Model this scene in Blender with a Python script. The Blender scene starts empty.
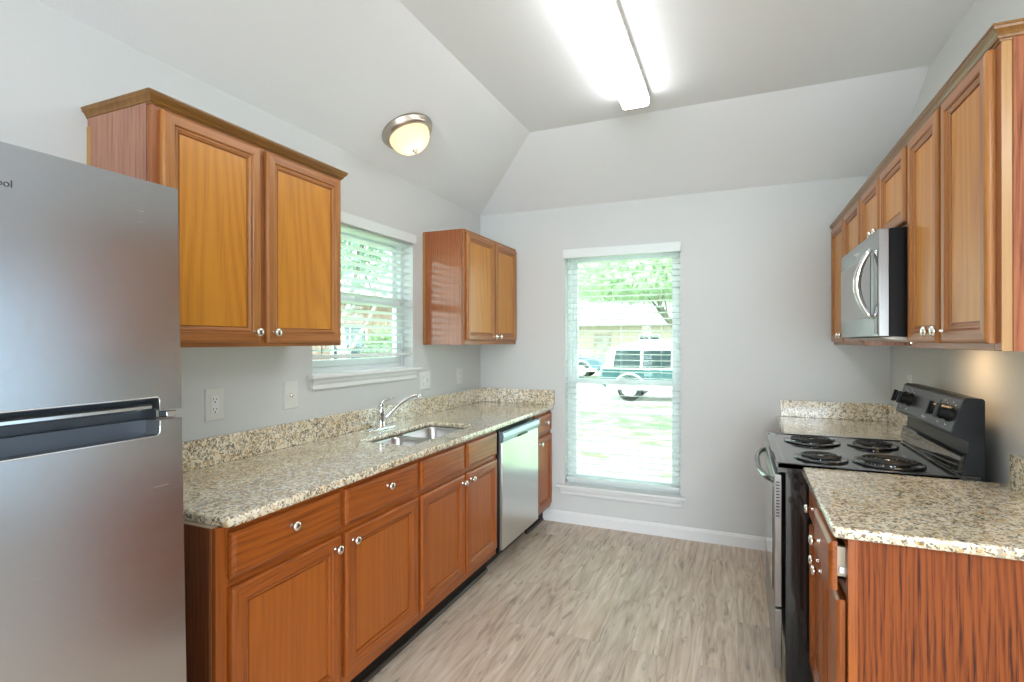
import bpy, bmesh, math, random
from mathutils import Vector, Matrix
R = math.radians
PI = math.pi
C = bpy.context.scene.collection
SC = bpy.context.scene

# ------------------------------------------------------------------ camera
XL, XR, D, HE = -1.9765, 0.8805, 3.954, 2.463      # left wall, right wall, far wall, eave height
ZF, FX, FY = 2.785, -1.25, 3.228                   # flat ceiling height, where its slopes start
YR, XO = -5.6, 3.4                                 # rear wall, far side of the open area behind
cam_d = bpy.data.cameras.new('camera')
cam = bpy.data.objects.new('camera', cam_d)
C.objects.link(cam)
cam.location = (0, 0, 1.417)
cam.rotation_mode = 'XYZ'
cam.rotation_euler = (PI/2, R(0.057), 0.4039)
cam_d.sensor_width = 36
cam_d.lens = 36*527.4/1024
cam_d.clip_start = 0.02
cam_d.clip_end = 300
SC.camera = cam

# ------------------------------------------------------------------ world, sun, exposure
SC.view_settings.view_transform = 'Standard'
SC.view_settings.look = 'None'
SC.view_settings.gamma = 1
SC.view_settings.use_curve_mapping = False
SC.view_settings.exposure = 0.52
w = bpy.data.worlds.new('World')
SC.world = w
w.use_nodes = True
bg = w.node_tree.nodes['Background']
bg.inputs[0].default_value = (0.86, 0.96, 1.0, 1)
bg.inputs[1].default_value = 4.6

def light(name, typ, loc, rot, energy, color=(1, 1, 1), **k):
    l = bpy.data.lights.new(name, typ)
    l.energy = energy
    l.color = color
    for a, b in k.items():
        setattr(l, a, b)
    o = bpy.data.objects.new(name, l)
    C.objects.link(o)
    o.location = loc
    o.rotation_euler = rot
    return o

sun = light('sun', 'SUN', (0, 0, 20), (0, 0, 0), 6.0, (1, 0.97, 0.9), angle=R(1.0))
sun.rotation_euler = Vector((-0.45, 0.30, -0.84)).to_track_quat('-Z', 'Y').to_euler()
# added fill lamp at an unseen rear opening, to brighten the kitchen
light('added_rear_fill', 'AREA', (1.0, YR+0.06, 1.15), (R(90), 0, 0), 118, (0.76, 0.89, 1.0),
      shape='RECTANGLE', size=3.2, size_y=2.1)
light('added_side_fill', 'AREA', (XO-0.06, 1.9, 1.30), (R(90), 0, R(90)), 6, (0.70, 0.86, 1.0),
      shape='RECTANGLE', size=2.2, size_y=1.9)  # added unseen fill, for the bluish reflection in the refrigerator

# added overhead fill behind the camera, no fixture there, for more even light
light('added_overhead_fill', 'AREA', (1.4, -1.6, ZF-0.03), (0, 0, 0), 90, (0.92, 0.96, 1.0),
      shape='RECTANGLE', size=1.2, size_y=1.2)

# ------------------------------------------------------------------ material helpers
def newmat(name):
    m = bpy.data.materials.new(name)
    m.use_nodes = True
    nt = m.node_tree
    return m, nt, nt.nodes['Principled BSDF']

def plain(name, col, rough=0.5, metal=0.0, coat=0.0, spec=0.5, bump=0, bscale=200):
    m, nt, b = newmat(name)
    b.inputs['Base Color'].default_value = (*col, 1)
    b.inputs['Roughness'].default_value = rough
    b.inputs['Metallic'].default_value = metal
    b.inputs['Coat Weight'].default_value = coat
    b.inputs['Specular IOR Level'].default_value = spec
    # a faint procedural variation of colour so that no surface is dead flat
    tc = nt.nodes.new('ShaderNodeTexCoord')
    n = nt.nodes.new('ShaderNodeTexNoise')
    n.inputs['Scale'].default_value = bscale
    n.inputs['Detail'].default_value = 3
    nt.links.new(tc.outputs['Object'], n.inputs['Vector'])
    if bump:
        bp = nt.nodes.new('ShaderNodeBump')
        bp.inputs['Strength'].default_value = bump
        bp.inputs['Distance'].default_value = 0.002
        nt.links.new(n.outputs['Fac'], bp.inputs['Height'])
        nt.links.new(bp.outputs['Normal'], b.inputs['Normal'])
    else:
        mr = nt.nodes.new('ShaderNodeMapRange')
        mr.inputs['To Min'].default_value = max(0, rough-0.03)
        mr.inputs['To Max'].default_value = min(1, rough+0.03)
        nt.links.new(n.outputs['Fac'], mr.inputs['Value'])
        nt.links.new(mr.outputs['Result'], b.inputs['Roughness'])
    return m

def ramp(nt, stops):
    r = nt.nodes.new('ShaderNodeValToRGB')
    cr = r.color_ramp
    while len(cr.elements) > 1:
        cr.elements.remove(cr.elements[0])
    cr.elements[0].position = stops[0][0]
    cr.elements[0].color = (*stops[0][1], 1)
    for p, c in stops[1:]:
        e = cr.elements.new(p)
        e.color = (*c, 1)
    return r

def math_node(nt, op, a, b=None, clamp=False):
    n = nt.nodes.new('ShaderNodeMath')
    n.operation = op
    n.use_clamp = clamp
    for i, v in enumerate((a, b)):
        if v is None:
            continue
        if isinstance(v, (int, float)):
            n.inputs[i].default_value = v
        else:
            nt.links.new(v, n.inputs[i])
    return n.outputs[0]

def mixc(nt, fac, a, b, mode='MIX'):
    n = nt.nodes.new('ShaderNodeMix')
    n.data_type = 'RGBA'
    n.blend_type = mode
    for s, v in ((n.inputs[0], fac), (n.inputs[6], a), (n.inputs[7], b)):
        if isinstance(v, (int, float)):
            s.default_value = v
        elif isinstance(v, tuple):
            s.default_value = (*v, 1)
        else:
            nt.links.new(v, s)
    return n.outputs[2]

def wood(name, light_c, mid_c, dark_c, axis='Z', ring=1.0, rings=13, pore=0.45, rough=0.33, wide=3.0, straight=30, coat=0.12):
    """oak: cathedral rings from a stretched noise field plus fine dark pores, along one axis"""
    m, nt, b = newmat(name)
    tc = nt.nodes.new('ShaderNodeTexCoord')
    oi = nt.nodes.new('ShaderNodeObjectInfo')
    mul = nt.nodes.new('ShaderNodeVectorMath')
    mul.operation = 'SCALE'
    mul.inputs[0].default_value = (7.3, 3.1, 5.7)
    nt.links.new(oi.outputs['Random'], mul.inputs['Scale'])
    add = nt.nodes.new('ShaderNodeVectorMath')
    add.operation = 'ADD'
    nt.links.new(tc.outputs['Object'], add.inputs[0])
    nt.links.new(mul.outputs[0], add.inputs[1])
    def mapped(sc, st):
        mp = nt.nodes.new('ShaderNodeMapping')
        s = [sc, sc, sc]
        s['XYZ'.index(axis)] = st
        mp.inputs['Scale'].default_value = s
        nt.links.new(add.outputs[0], mp.inputs['Vector'])
        return mp.outputs[0]
    n1 = nt.nodes.new('ShaderNodeTexNoise')
    n1.inputs['Scale'].default_value = 1
    n1.inputs['Detail'].default_value = 1.5
    n1.inputs['Distortion'].default_value = 0.1
    nt.links.new(mapped(wide, wide*0.14), n1.inputs['Vector'])
    sx = nt.nodes.new('ShaderNodeSeparateXYZ')
    nt.links.new(add.outputs[0], sx.inputs[0])
    o1, o2 = [sx.outputs[q] for q in 'XYZ' if q != axis]
    acr = math_node(nt, 'MULTIPLY', math_node(nt, 'ADD', o1, o2), straight)
    ph = math_node(nt, 'ADD', acr, math_node(nt, 'MULTIPLY', n1.outputs['Fac'], rings))
    n4 = nt.nodes.new('ShaderNodeTexNoise')
    n4.inputs['Scale'].default_value = 1
    n4.inputs['Detail'].default_value = 2
    nt.links.new(mapped(22, 1.1), n4.inputs['Vector'])
    ph = math_node(nt, 'ADD', ph, math_node(nt, 'MULTIPLY', n4.outputs['Fac'], straight*0.05))
    rg = math_node(nt, 'MULTIPLY', math_node(nt, 'PINGPONG', ph, 0.5), 2.0)
    n2 = nt.nodes.new('ShaderNodeTexNoise')
    n2.inputs['Scale'].default_value = 1
    n2.inputs['Detail'].default_value = 4
    n2.inputs['Roughness'].default_value = 0.65
    nt.links.new(mapped(170, 4.5), n2.inputs['Vector'])
    n3 = nt.nodes.new('ShaderNodeTexNoise')
    n3.inputs['Scale'].default_value = 1
    n3.inputs['Detail'].default_value = 2
    nt.links.new(mapped(14, 1.2), n3.inputs['Vector'])
    r1 = ramp(nt, [(0.0, dark_c), (0.28, mid_c), (0.75, light_c)])
    mixv = math_node(nt, 'ADD', math_node(nt, 'MULTIPLY', rg, 0.55*ring), math_node(nt, 'MULTIPLY', n3.outputs['Fac'], 1.0-0.4*ring))
    nt.links.new(mixv, r1.inputs[0])
    rp = ramp(nt, [(0.36, (1, 1, 1)), (0.50, (0, 0, 0))])
    nt.links.new(n2.outputs['Fac'], rp.inputs[0])
    pf = math_node(nt, 'MULTIPLY', rp.outputs[0], pore)
    pf = math_node(nt, 'MULTIPLY', pf, math_node(nt, 'SUBTRACT', 1.15, math_node(nt, 'MULTIPLY', rg, 0.7)), True)
    col = mixc(nt, pf, r1.outputs[0], dark_c)
    nt.links.new(col, b.inputs['Base Color'])
    b.inputs['Roughness'].default_value = rough
    b.inputs['Coat Weight'].default_value = coat
    b.inputs['Specular IOR Level'].default_value = 0.4 if coat else 0.25
    b.inputs['Coat Roughness'].default_value = 0.18
    bp = nt.nodes.new('ShaderNodeBump')
    bp.inputs['Strength'].default_value = 0.12
    bp.inputs['Distance'].default_value = 0.001
    nt.links.new(n2.outputs['Fac'], bp.inputs['Height'])
    nt.links.new(bp.outputs['Normal'], b.inputs['Normal'])
    return m

def granite():
    m, nt, b = newmat('speckled_granite')
    tc = nt.nodes.new('ShaderNodeTexCoord')
    n0 = nt.nodes.new('ShaderNodeTexNoise')
    n0.inputs['Scale'].default_value = 40
    n0.inputs['Detail'].default_value = 2
    nt.links.new(tc.outputs['Object'], n0.inputs['Vector'])
    wv = nt.nodes.new('ShaderNodeVectorMath')
    wv.operation = 'SCALE'
    wv.inputs['Scale'].default_value = 0.018
    nt.links.new(n0.outputs['Color'], wv.inputs[0])
    ad = nt.nodes.new('ShaderNodeVectorMath')
    ad.operation = 'ADD'
    nt.links.new(tc.outputs['Object'], ad.inputs[0])
    nt.links.new(wv.outputs[0], ad.inputs[1])
    def vor(scale):
        v = nt.nodes.new('ShaderNodeTexVoronoi')
        v.inputs['Scale'].default_value = scale
        nt.links.new(ad.outputs[0], v.inputs['Vector'])
        sp = nt.nodes.new('ShaderNodeSeparateColor')
        nt.links.new(v.outputs['Color'], sp.inputs[0])
        return sp.outputs[0], sp.outputs[1]
    a1, a2 = vor(105)
    c1 = ramp(nt, [(0.0, (0.66, 0.58, 0.44)), (0.25, (0.82, 0.78, 0.68)), (0.60, (0.62, 0.46, 0.25)), (0.68, (0.86, 0.83, 0.76)), (0.90, (0.44, 0.41, 0.36))])
    c1.color_ramp.interpolation = 'CONSTANT'
    nt.links.new(a1, c1.inputs[0])
    b1, b2 = vor(190)
    big = nt.nodes.new('ShaderNodeTexNoise')
    big.inputs['Scale'].default_value = 34
    big.inputs['Detail'].default_value = 3
    nt.links.new(tc.outputs['Object'], big.inputs['Vector'])
    s = math_node(nt, 'ADD', b1, math_node(nt, 'MULTIPLY', math_node(nt, 'SUBTRACT', big.outputs['Fac'], 0.5), 1.5))
    rd = ramp(nt, [(0.0, (1, 1, 1)), (0.22, (0, 0, 0))])
    rd.color_ramp.interpolation = 'CONSTANT'
    nt.links.new(s, rd.inputs[0])
    dk = ramp(nt, [(0.0, (0.05, 0.04, 0.035)), (0.45, (0.16, 0.10, 0.055)), (0.75, (0.21, 0.20, 0.19))])
    dk.color_ramp.interpolation = 'CONSTANT'
    nt.links.new(b2, dk.inputs[0])
    col = mixc(nt, math_node(nt, 'MULTIPLY', rd.outputs[0], 0.80), c1.outputs[0], dk.outputs[0])
    soft = nt.nodes.new('ShaderNodeTexNoise')
    soft.inputs['Scale'].default_value = 7
    nt.links.new(tc.outputs['Object'], soft.inputs['Vector'])
    rs = ramp(nt, [(0.35, (0.96, 0.89, 0.76)), (0.65, (1.1, 1.06, 0.97))])
    nt.links.new(soft.outputs['Fac'], rs.inputs[0])
    col = mixc(nt, 1.0, col, rs.outputs[0], 'MULTIPLY')
    nt.links.new(col, b.inputs['Base Color'])
    b.inputs['Roughness'].default_value = 0.14
    b.inputs['Coat Weight'].default_value = 0.9
    b.inputs['Coat Roughness'].default_value = 0.12
    return m

def floor_mat():
    m, nt, b = newmat('greyed_oak_planks')
    tc = nt.nodes.new('ShaderNodeTexCoord')
    mp = nt.nodes.new('ShaderNodeMapping')
    mp.inputs['Rotation'].default_value = (0, 0, PI/2)
    nt.links.new(tc.outputs['Object'], mp.inputs['Vector'])
    br = nt.nodes.new('ShaderNodeTexBrick')
    br.inputs['Scale'].default_value = 1
    br.inputs['Brick Width'].default_value = 1.22
    br.inputs['Row Height'].default_value = 0.152
    br.inputs['Mortar Size'].default_value = 0.0008
    br.inputs['Mortar Smooth'].default_value = 0.3
    br.inputs['Color1'].default_value = (0, 0, 0, 1)
    br.inputs['Color2'].default_value = (1, 1, 1, 1)
    br.inputs['Mortar'].default_value = (0.5, 0.5, 0.5, 1)
    br.offset = 0.37
    nt.links.new(mp.outputs[0], br.inputs['Vector'])
    off = nt.nodes.new('ShaderNodeVectorMath')
    off.operation = 'SCALE'
    off.inputs['Scale'].default_value = 9.0
    nt.links.new(br.outputs['Color'], off.inputs[0])
    ad = nt.nodes.new('ShaderNodeVectorMath')
    ad.operation = 'ADD'
    nt.links.new(tc.outputs['Object'], ad.inputs[0])
    nt.links.new(off.outputs[0], ad.inputs[1])
    def noise(sx, sy, detail, dist=0.0):
        p = nt.nodes.new('ShaderNodeMapping')
        p.inputs['Scale'].default_value = (sx, sy, 1)
        nt.links.new(ad.outputs[0], p.inputs['Vector'])
        n = nt.nodes.new('ShaderNodeTexNoise')
        n.inputs['Scale'].default_value = 1
        n.inputs['Detail'].default_value = detail
        n.inputs['Distortion'].default_value = dist
        nt.links.new(p.outputs[0], n.inputs['Vector'])
        return n.outputs['Fac']
    n1 = noise(9, 0.9, 3, 0.25)
    rg = math_node(nt, 'MULTIPLY', math_node(nt, 'PINGPONG', math_node(nt, 'MULTIPLY', n1, 9), 0.5), 2)
    n2 = noise(120, 4.5, 4, 0.2)
    n3 = noise(18, 2.0, 5, 0.3)
    base = ramp(nt, [(0.28, (0.34, 0.25, 0.19)), (0.46, (0.55, 0.44, 0.345)), (0.60, (0.63, 0.53, 0.435)), (0.76, (0.76, 0.67, 0.57))])
    v = math_node(nt, 'ADD', math_node(nt, 'MULTIPLY', n3, 0.55), math_node(nt, 'MULTIPLY', rg, 0.20))
    v = math_node(nt, 'ADD', v, math_node(nt, 'MULTIPLY', n2, 0.30))
    nt.links.new(v, base.inputs[0])
    rk = ramp(nt, [(0.585, (0, 0, 0)), (0.70, (1, 1, 1))])
    nt.links.new(noise(36, 6, 6, 0.6), rk.inputs[0])
    col = mixc(nt, math_node(nt, 'MULTIPLY', rk.outputs[0], 0.62), base.outputs[0], (0.20, 0.145, 0.105))
    tint = ramp(nt, [(0.0, (0.93, 0.92, 0.93)), (1.0, (1.05, 1.03, 1.0))])
    nt.links.new(br.outputs['Color'], tint.inputs[0])
    col = mixc(nt, 1.0, col, tint.outputs[0], 'MULTIPLY')
    col = mixc(nt, math_node(nt, 'MULTIPLY', br.outputs['Fac'], 0.4), col, (0.25, 0.19, 0.15))
    nt.links.new(col, b.inputs['Base Color'])
    b.inputs['Roughness'].default_value = 0.42
    bp = nt.nodes.new('ShaderNodeBump')
    bp.inputs['Strength'].default_value = 0.12
    bp.inputs['Distance'].default_value = 0.002
    nt.links.new(n2, bp.inputs['Height'])
    nt.links.new(bp.outputs['Normal'], b.inputs['Normal'])
    return m

def steel(name, col, rough, aniso=0.8, streak=0.06, axis='Z'):
    m, nt, b = newmat(name)
    b.inputs['Base Color'].default_value = (*col, 1)
    b.inputs['Metallic'].default_value = 1
    b.inputs['Anisotropic'].default_value = aniso
    tg = nt.nodes.new('ShaderNodeTangent')
    tg.direction_type = 'RADIAL'
    tg.axis = axis
    nt.links.new(tg.outputs[0], b.inputs['Tangent'])
    tc = nt.nodes.new('ShaderNodeTexCoord')
    mp = nt.nodes.new('ShaderNodeMapping')
    mp.inputs['Scale'].default_value = (3, 3, 500)
    nt.links.new(tc.outputs['Object'], mp.inputs['Vector'])
    n = nt.nodes.new('ShaderNodeTexNoise')
    n.inputs['Scale'].default_value = 1
    n.inputs['Detail'].default_value = 3
    nt.links.new(mp.outputs[0], n.inputs['Vector'])
    n2 = nt.nodes.new('ShaderNodeTexNoise')
    n2.inputs['Scale'].default_value = 5
    n2.inputs['Detail'].default_value = 4
    nt.links.new(tc.outputs['Object'], n2.inputs['Vector'])
    s = math_node(nt, 'ADD', math_node(nt, 'MULTIPLY', n.outputs['Fac'], streak), math_node(nt, 'MULTIPLY', n2.outputs['Fac'], 0.08))
    s = math_node(nt, 'ADD', s, rough-0.06)
    nt.links.new(s, b.inputs['Roughness'])
    return m

def emit(name, col, strength):
    m, nt, b = newmat(name)
    b.inputs['Base Color'].default_value = (*[min(1, c*0.9) for c in col], 1)
    b.inputs['Emission Color'].default_value = (*col, 1)
    b.inputs['Emission Strength'].default_value = strength
    b.inputs['Roughness'].default_value = 0.3
    return m

def glass_mat():
    m = bpy.data.materials.new('window_glass')
    m.use_nodes = True
    nt = m.node_tree
    nt.nodes.clear()
    out = nt.nodes.new('ShaderNodeOutputMaterial')
    tr = nt.nodes.new('ShaderNodeBsdfTransparent')
    tr.inputs[0].default_value = (0.88, 0.97, 0.94, 1)
    gl = nt.nodes.new('ShaderNodeBsdfGlossy')
    gl.inputs['Roughness'].default_value = 0.02
    lw = nt.nodes.new('ShaderNodeLayerWeight')
    fr = math_node(nt, 'ADD', math_node(nt, 'MULTIPLY', math_node(nt, 'POWER', lw.outputs['Facing'], 5.0), 0.8), 0.04)
    mx = nt.nodes.new('ShaderNodeMixShader')
    nt.links.new(fr, mx.inputs[0])
    nt.links.new(tr.outputs[0], mx.inputs[1])
    nt.links.new(gl.outputs[0], mx.inputs[2])
    nt.links.new(mx.outputs[0], out.inputs[0])
    return m

def leafy(name, c1, c2, trans=0.0):
    m, nt, b = newmat(name)
    tc = nt.nodes.new('ShaderNodeTexCoord')
    n = nt.nodes.new('ShaderNodeTexNoise')
    n.inputs['Scale'].default_value = 2.5
    n.inputs['Detail'].default_value = 5
    nt.links.new(tc.outputs['Object'], n.inputs['Vector'])
    r = ramp(nt, [(0.35, c1), (0.65, c2)])
    nt.links.new(n.outputs['Fac'], r.inputs[0])
    nt.links.new(r.outputs[0], b.inputs['Base Color'])
    b.inputs['Roughness'].default_value = 0.7
    if trans:
        tl = nt.nodes.new('ShaderNodeBsdfTranslucent')
        nt.links.new(r.outputs[0], tl.inputs[0])
        mx = nt.nodes.new('ShaderNodeMixShader')
        mx.inputs[0].default_value = trans
        nt.links.new(b.outputs[0], mx.inputs[1])
        nt.links.new(tl.outputs[0], mx.inputs[2])
        nt.links.new(mx.outputs[0], nt.nodes['Material Output'].inputs[0])
    return m

def bricks(name, c1, c2, mortar):
    m, nt, b = newmat(name)
    tc = nt.nodes.new('ShaderNodeTexCoord')
    mp = nt.nodes.new('ShaderNodeMapping')
    mp.inputs['Rotation'].default_value = (PI/2, 0, PI/2)
    nt.links.new(tc.outputs['Object'], mp.inputs['Vector'])
    br = nt.nodes.new('ShaderNodeTexBrick')
    br.inputs['Scale'].default_value = 1
    br.inputs['Brick Width'].default_value = 0.23
    br.inputs['Row Height'].default_value = 0.076
    br.inputs['Mortar Size'].default_value = 0.006
    br.inputs['Color1'].default_value = (*c1, 1)
    br.inputs['Color2'].default_value = (*c2, 1)
    br.inputs['Mortar'].default_value = (*mortar, 1)
    nt.links.new(mp.outputs[0], br.inputs['Vector'])
    nt.links.new(br.outputs['Color'], b.inputs['Base Color'])
    b.inputs['Roughness'].default_value = 0.9
    return m

M = {}
M['wall'] = plain('wall_paint', (0.66, 0.675, 0.665), 0.75, bump=0.06, bscale=160)
M['ceil'] = plain('ceiling_paint', (0.86, 0.875, 0.895), 0.85, bump=0.35, bscale=60)
M['white'] = plain('white_trim_paint', (0.80, 0.81, 0.81), 0.35)
M['vinyl'] = plain('white_vinyl', (0.78, 0.82, 0.82), 0.4)
M['sheer'] = leafy('added_sheer_curtain', (0.50, 0.60, 0.68), (0.56, 0.66, 0.74), 0.6)
M['floor'] = floor_mat()
M['granite'] = granite()
UL, UM, UD = (0.44, 0.185, 0.045), (0.36, 0.135, 0.032), (0.18, 0.055, 0.014)
BL, BM, BD = (0.37, 0.096, 0.012), (0.29, 0.070, 0.009), (0.12, 0.025, 0.005)
M['upV'] = wood('golden_oak_upright', UL, UM, UD, 'Z', 0.5, 9, 0.5)
M['upH'] = wood('golden_oak_crosswise', (0.42, 0.165, 0.045), (0.33, 0.12, 0.033), UD, 'X', 0.5, 9, 0.5)
M['upP'] = wood('golden_oak_panel', (0.60, 0.25, 0.026), (0.50, 0.19, 0.019), (0.35, 0.115, 0.011), 'Z', 0.8, 14, 0.3, 0.33, 3.2, 22)
M['upF'] = wood('red_oak_frame', (0.36, 0.125, 0.040), (0.28, 0.09, 0.028), UD, 'Z', 0.5, 9, 0.5)
M['crown'] = wood('crown_oak', (0.25, 0.115, 0.022), (0.18, 0.075, 0.013), (0.09, 0.033, 0.007), 'X', 0.4, 6, 0.4, 0.28)
M['side'] = wood('pinkish_oak_veneer', (0.40, 0.19, 0.12), (0.31, 0.13, 0.08), (0.17, 0.06, 0.035), 'Z', 0.35, 9, 0.9, 0.28, 3, 60)
M['sideR'] = wood('glossy_red_oak_veneer', (0.36, 0.11, 0.035), (0.28, 0.075, 0.022), (0.13, 0.030, 0.010), 'Z', 0.5, 9, 0.7, 0.14, 3, 50, 0.5)
M['edge'] = wood('pale_maple_edge', (0.42, 0.22, 0.065), (0.36, 0.18, 0.05), (0.26, 0.12, 0.03), 'Z', 0.4, 6, 0.3)
M['sideM'] = wood('matt_red_oak_veneer', (0.34, 0.115, 0.050), (0.25, 0.075, 0.030), (0.10, 0.024, 0.010), 'Z', 1.2, 12, 0.9, 0.6, 3, 60, 0.0)
M['lowV'] = wood('brown_oak_upright', BL, BM, BD, 'Z', 0.5, 9, 0.5)
M['lowH'] = wood('brown_oak_crosswise', BL, BM, BD, 'X', 1.0, 14, 0.6, 0.33, 5, 40)
M['lowP'] = wood('brown_oak_panel', (0.42, 0.115, 0.012), (0.35, 0.090, 0.010), (0.24, 0.052, 0.007), 'Z', 0.5, 9, 0.35)
M['lowEnd'] = wood('bold_red_oak_veneer', (0.25, 0.062, 0.011), (0.185, 0.040, 0.007), (0.042, 0.009, 0.003), 'Z', 1.4, 22, 1.0, 0.6, 2.0, 62, 0.0)
M['lowDark'] = wood('dark_oak_veneer', (0.20, 0.058, 0.015), (0.14, 0.036, 0.010), (0.05, 0.012, 0.004), 'Z', 0.8, 12, 0.9, 0.4, 3, 60)
M['inside'] = plain('pale_cabinet_lining', (0.62, 0.52, 0.38), 0.6)
M['creambox'] = plain('cream_drawer_lining', (0.66, 0.56, 0.42), 0.5)
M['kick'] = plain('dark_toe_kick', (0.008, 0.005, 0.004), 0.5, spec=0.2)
M['shoe'] = plain('toe_kick_moulding', (0.06, 0.045, 0.035), 0.3)
M['bronze'] = plain('brushed_warm_nickel', (0.52, 0.46, 0.40), 0.3, 1.0)
M['nickel'] = plain('satin_nickel', (0.80, 0.77, 0.72), 0.16, 1.0)
M['darkchrome'] = plain('dark_chrome', (0.17, 0.18, 0.18), 0.12, 1.0)
M['chrome'] = plain('polished_chrome', (0.86, 0.88, 0.89), 0.07, 1.0)
M['steel'] = steel('brushed_steel', (0.50, 0.50, 0.505), 0.24, 0.45)
M['steelDW'] = steel('brushed_steel_dishwasher', (0.74, 0.76, 0.75), 0.30)
M['steelMW'] = steel('brushed_steel_microwave', (0.36, 0.36, 0.36), 0.30)
M['bowl'] = steel('sink_steel', (0.60, 0.60, 0.60), 0.28, 0.4)
M['trimsteel'] = plain('bright_steel_trim', (0.75, 0.77, 0.80), 0.2, 1.0)
M['dwstrip'] = plain('silver_grey_plastic', (0.34, 0.44, 0.50), 0.25, 0.6)
M['slate'] = plain('slate_grey_plastic', (0.060, 0.075, 0.095), 0.35)
M['fgrey'] = plain('grey_painted_steel', (0.22, 0.23, 0.24), 0.4)
M['black'] = plain('black_enamel', (0.008, 0.009, 0.010), 0.10, 0, 0.6)
M['blackm'] = plain('matt_black_plastic', (0.007, 0.008, 0.010), 0.34, spec=0.25)
M['cooktop'] = plain('glossy_black_cooktop', (0.013, 0.014, 0.014), 0.14, 0, 0.8)
M['coil'] = plain('dark_iron_coil', (0.020, 0.020, 0.022), 0.45, 0.3)
M['ctrl'] = plain('control_panel_grey_black', (0.030, 0.034, 0.038), 0.25)
M['ovenglass'] = plain('oven_door_glass', (0.01, 0.011, 0.012), 0.05, 0, 0.8)
M['mwglass'] = plain('microwave_door_glass', (0.10, 0.105, 0.10), 0.10, 0.7, 0.8)
M['mark'] = plain('pale_print', (0.7, 0.7, 0.68), 0.5)
M['inkgrey'] = plain('dark_print', (0.05, 0.06, 0.07), 0.4)
M['plate'] = plain('white_switch_plastic', (0.74, 0.74, 0.71), 0.35)
M['slot'] = plain('socket_slot_dark', (0.05, 0.05, 0.05), 0.6)
M['slat'] = plain('white_slat', (0.80, 0.85, 0.84), 0.35)
M['tube'] = emit('lit_acrylic_wrap', (0.98, 0.99, 1.0), 12.0)
M['endcap'] = plain('cream_end_cap', (0.62, 0.60, 0.54), 0.4)
M['dome'] = leafy('alabaster_glass', (0.90, 0.84, 0.70), (0.95, 0.91, 0.80), 0.75)
db = M['dome'].node_tree.nodes['Principled BSDF']
db.inputs['Roughness'].default_value = 0.2
M['bulb'] = emit('warm_lens', (1.0, 0.66, 0.35), 30.0)
M['glass'] = glass_mat()
M['grass'] = leafy('sunlit_grass', (0.13, 0.26, 0.07), (0.42, 0.42, 0.29))
M['concrete'] = plain('pale_concrete', (0.62, 0.60, 0.56), 0.85)
M['bark'] = leafy('grey_bark', (0.22, 0.19, 0.17), (0.36, 0.32, 0.29))
M['leaf'] = leafy('green_leaves', (0.36, 0.48, 0.30), (0.54, 0.63, 0.46), 0.5)
M['leaf2'] = leafy('bluish_green_leaves', (0.34, 0.48, 0.38), (0.50, 0.63, 0.54), 0.5)
M['brick'] = bricks('pink_brick', (0.36, 0.20, 0.17), (0.46, 0.28, 0.23), (0.50, 0.48, 0.45))
M['tanbrick'] = bricks('tan_brick', (0.34, 0.26, 0.21), (0.42, 0.33, 0.27), (0.45, 0.42, 0.38))
M['roof'] = plain('grey_shingles', (0.28, 0.28, 0.28), 0.9)
M['carpaint'] = plain('dark_teal_car_paint', (0.035, 0.11, 0.13), 0.2, 0.3, 0.8)
M['carwhite'] = plain('white_paint_and_glare', (0.75, 0.76, 0.76), 0.25, 0, 0.8)
M['carglass'] = plain('dark_car_glass', (0.03, 0.05, 0.06), 0.08, 0, 0.5)
M['tyre'] = plain('black_rubber', (0.03, 0.03, 0.03), 0.8)
M['pickup'] = plain('blue_grey_car_paint', (0.12, 0.20, 0.26), 0.3, 0.3, 0.6)

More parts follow.
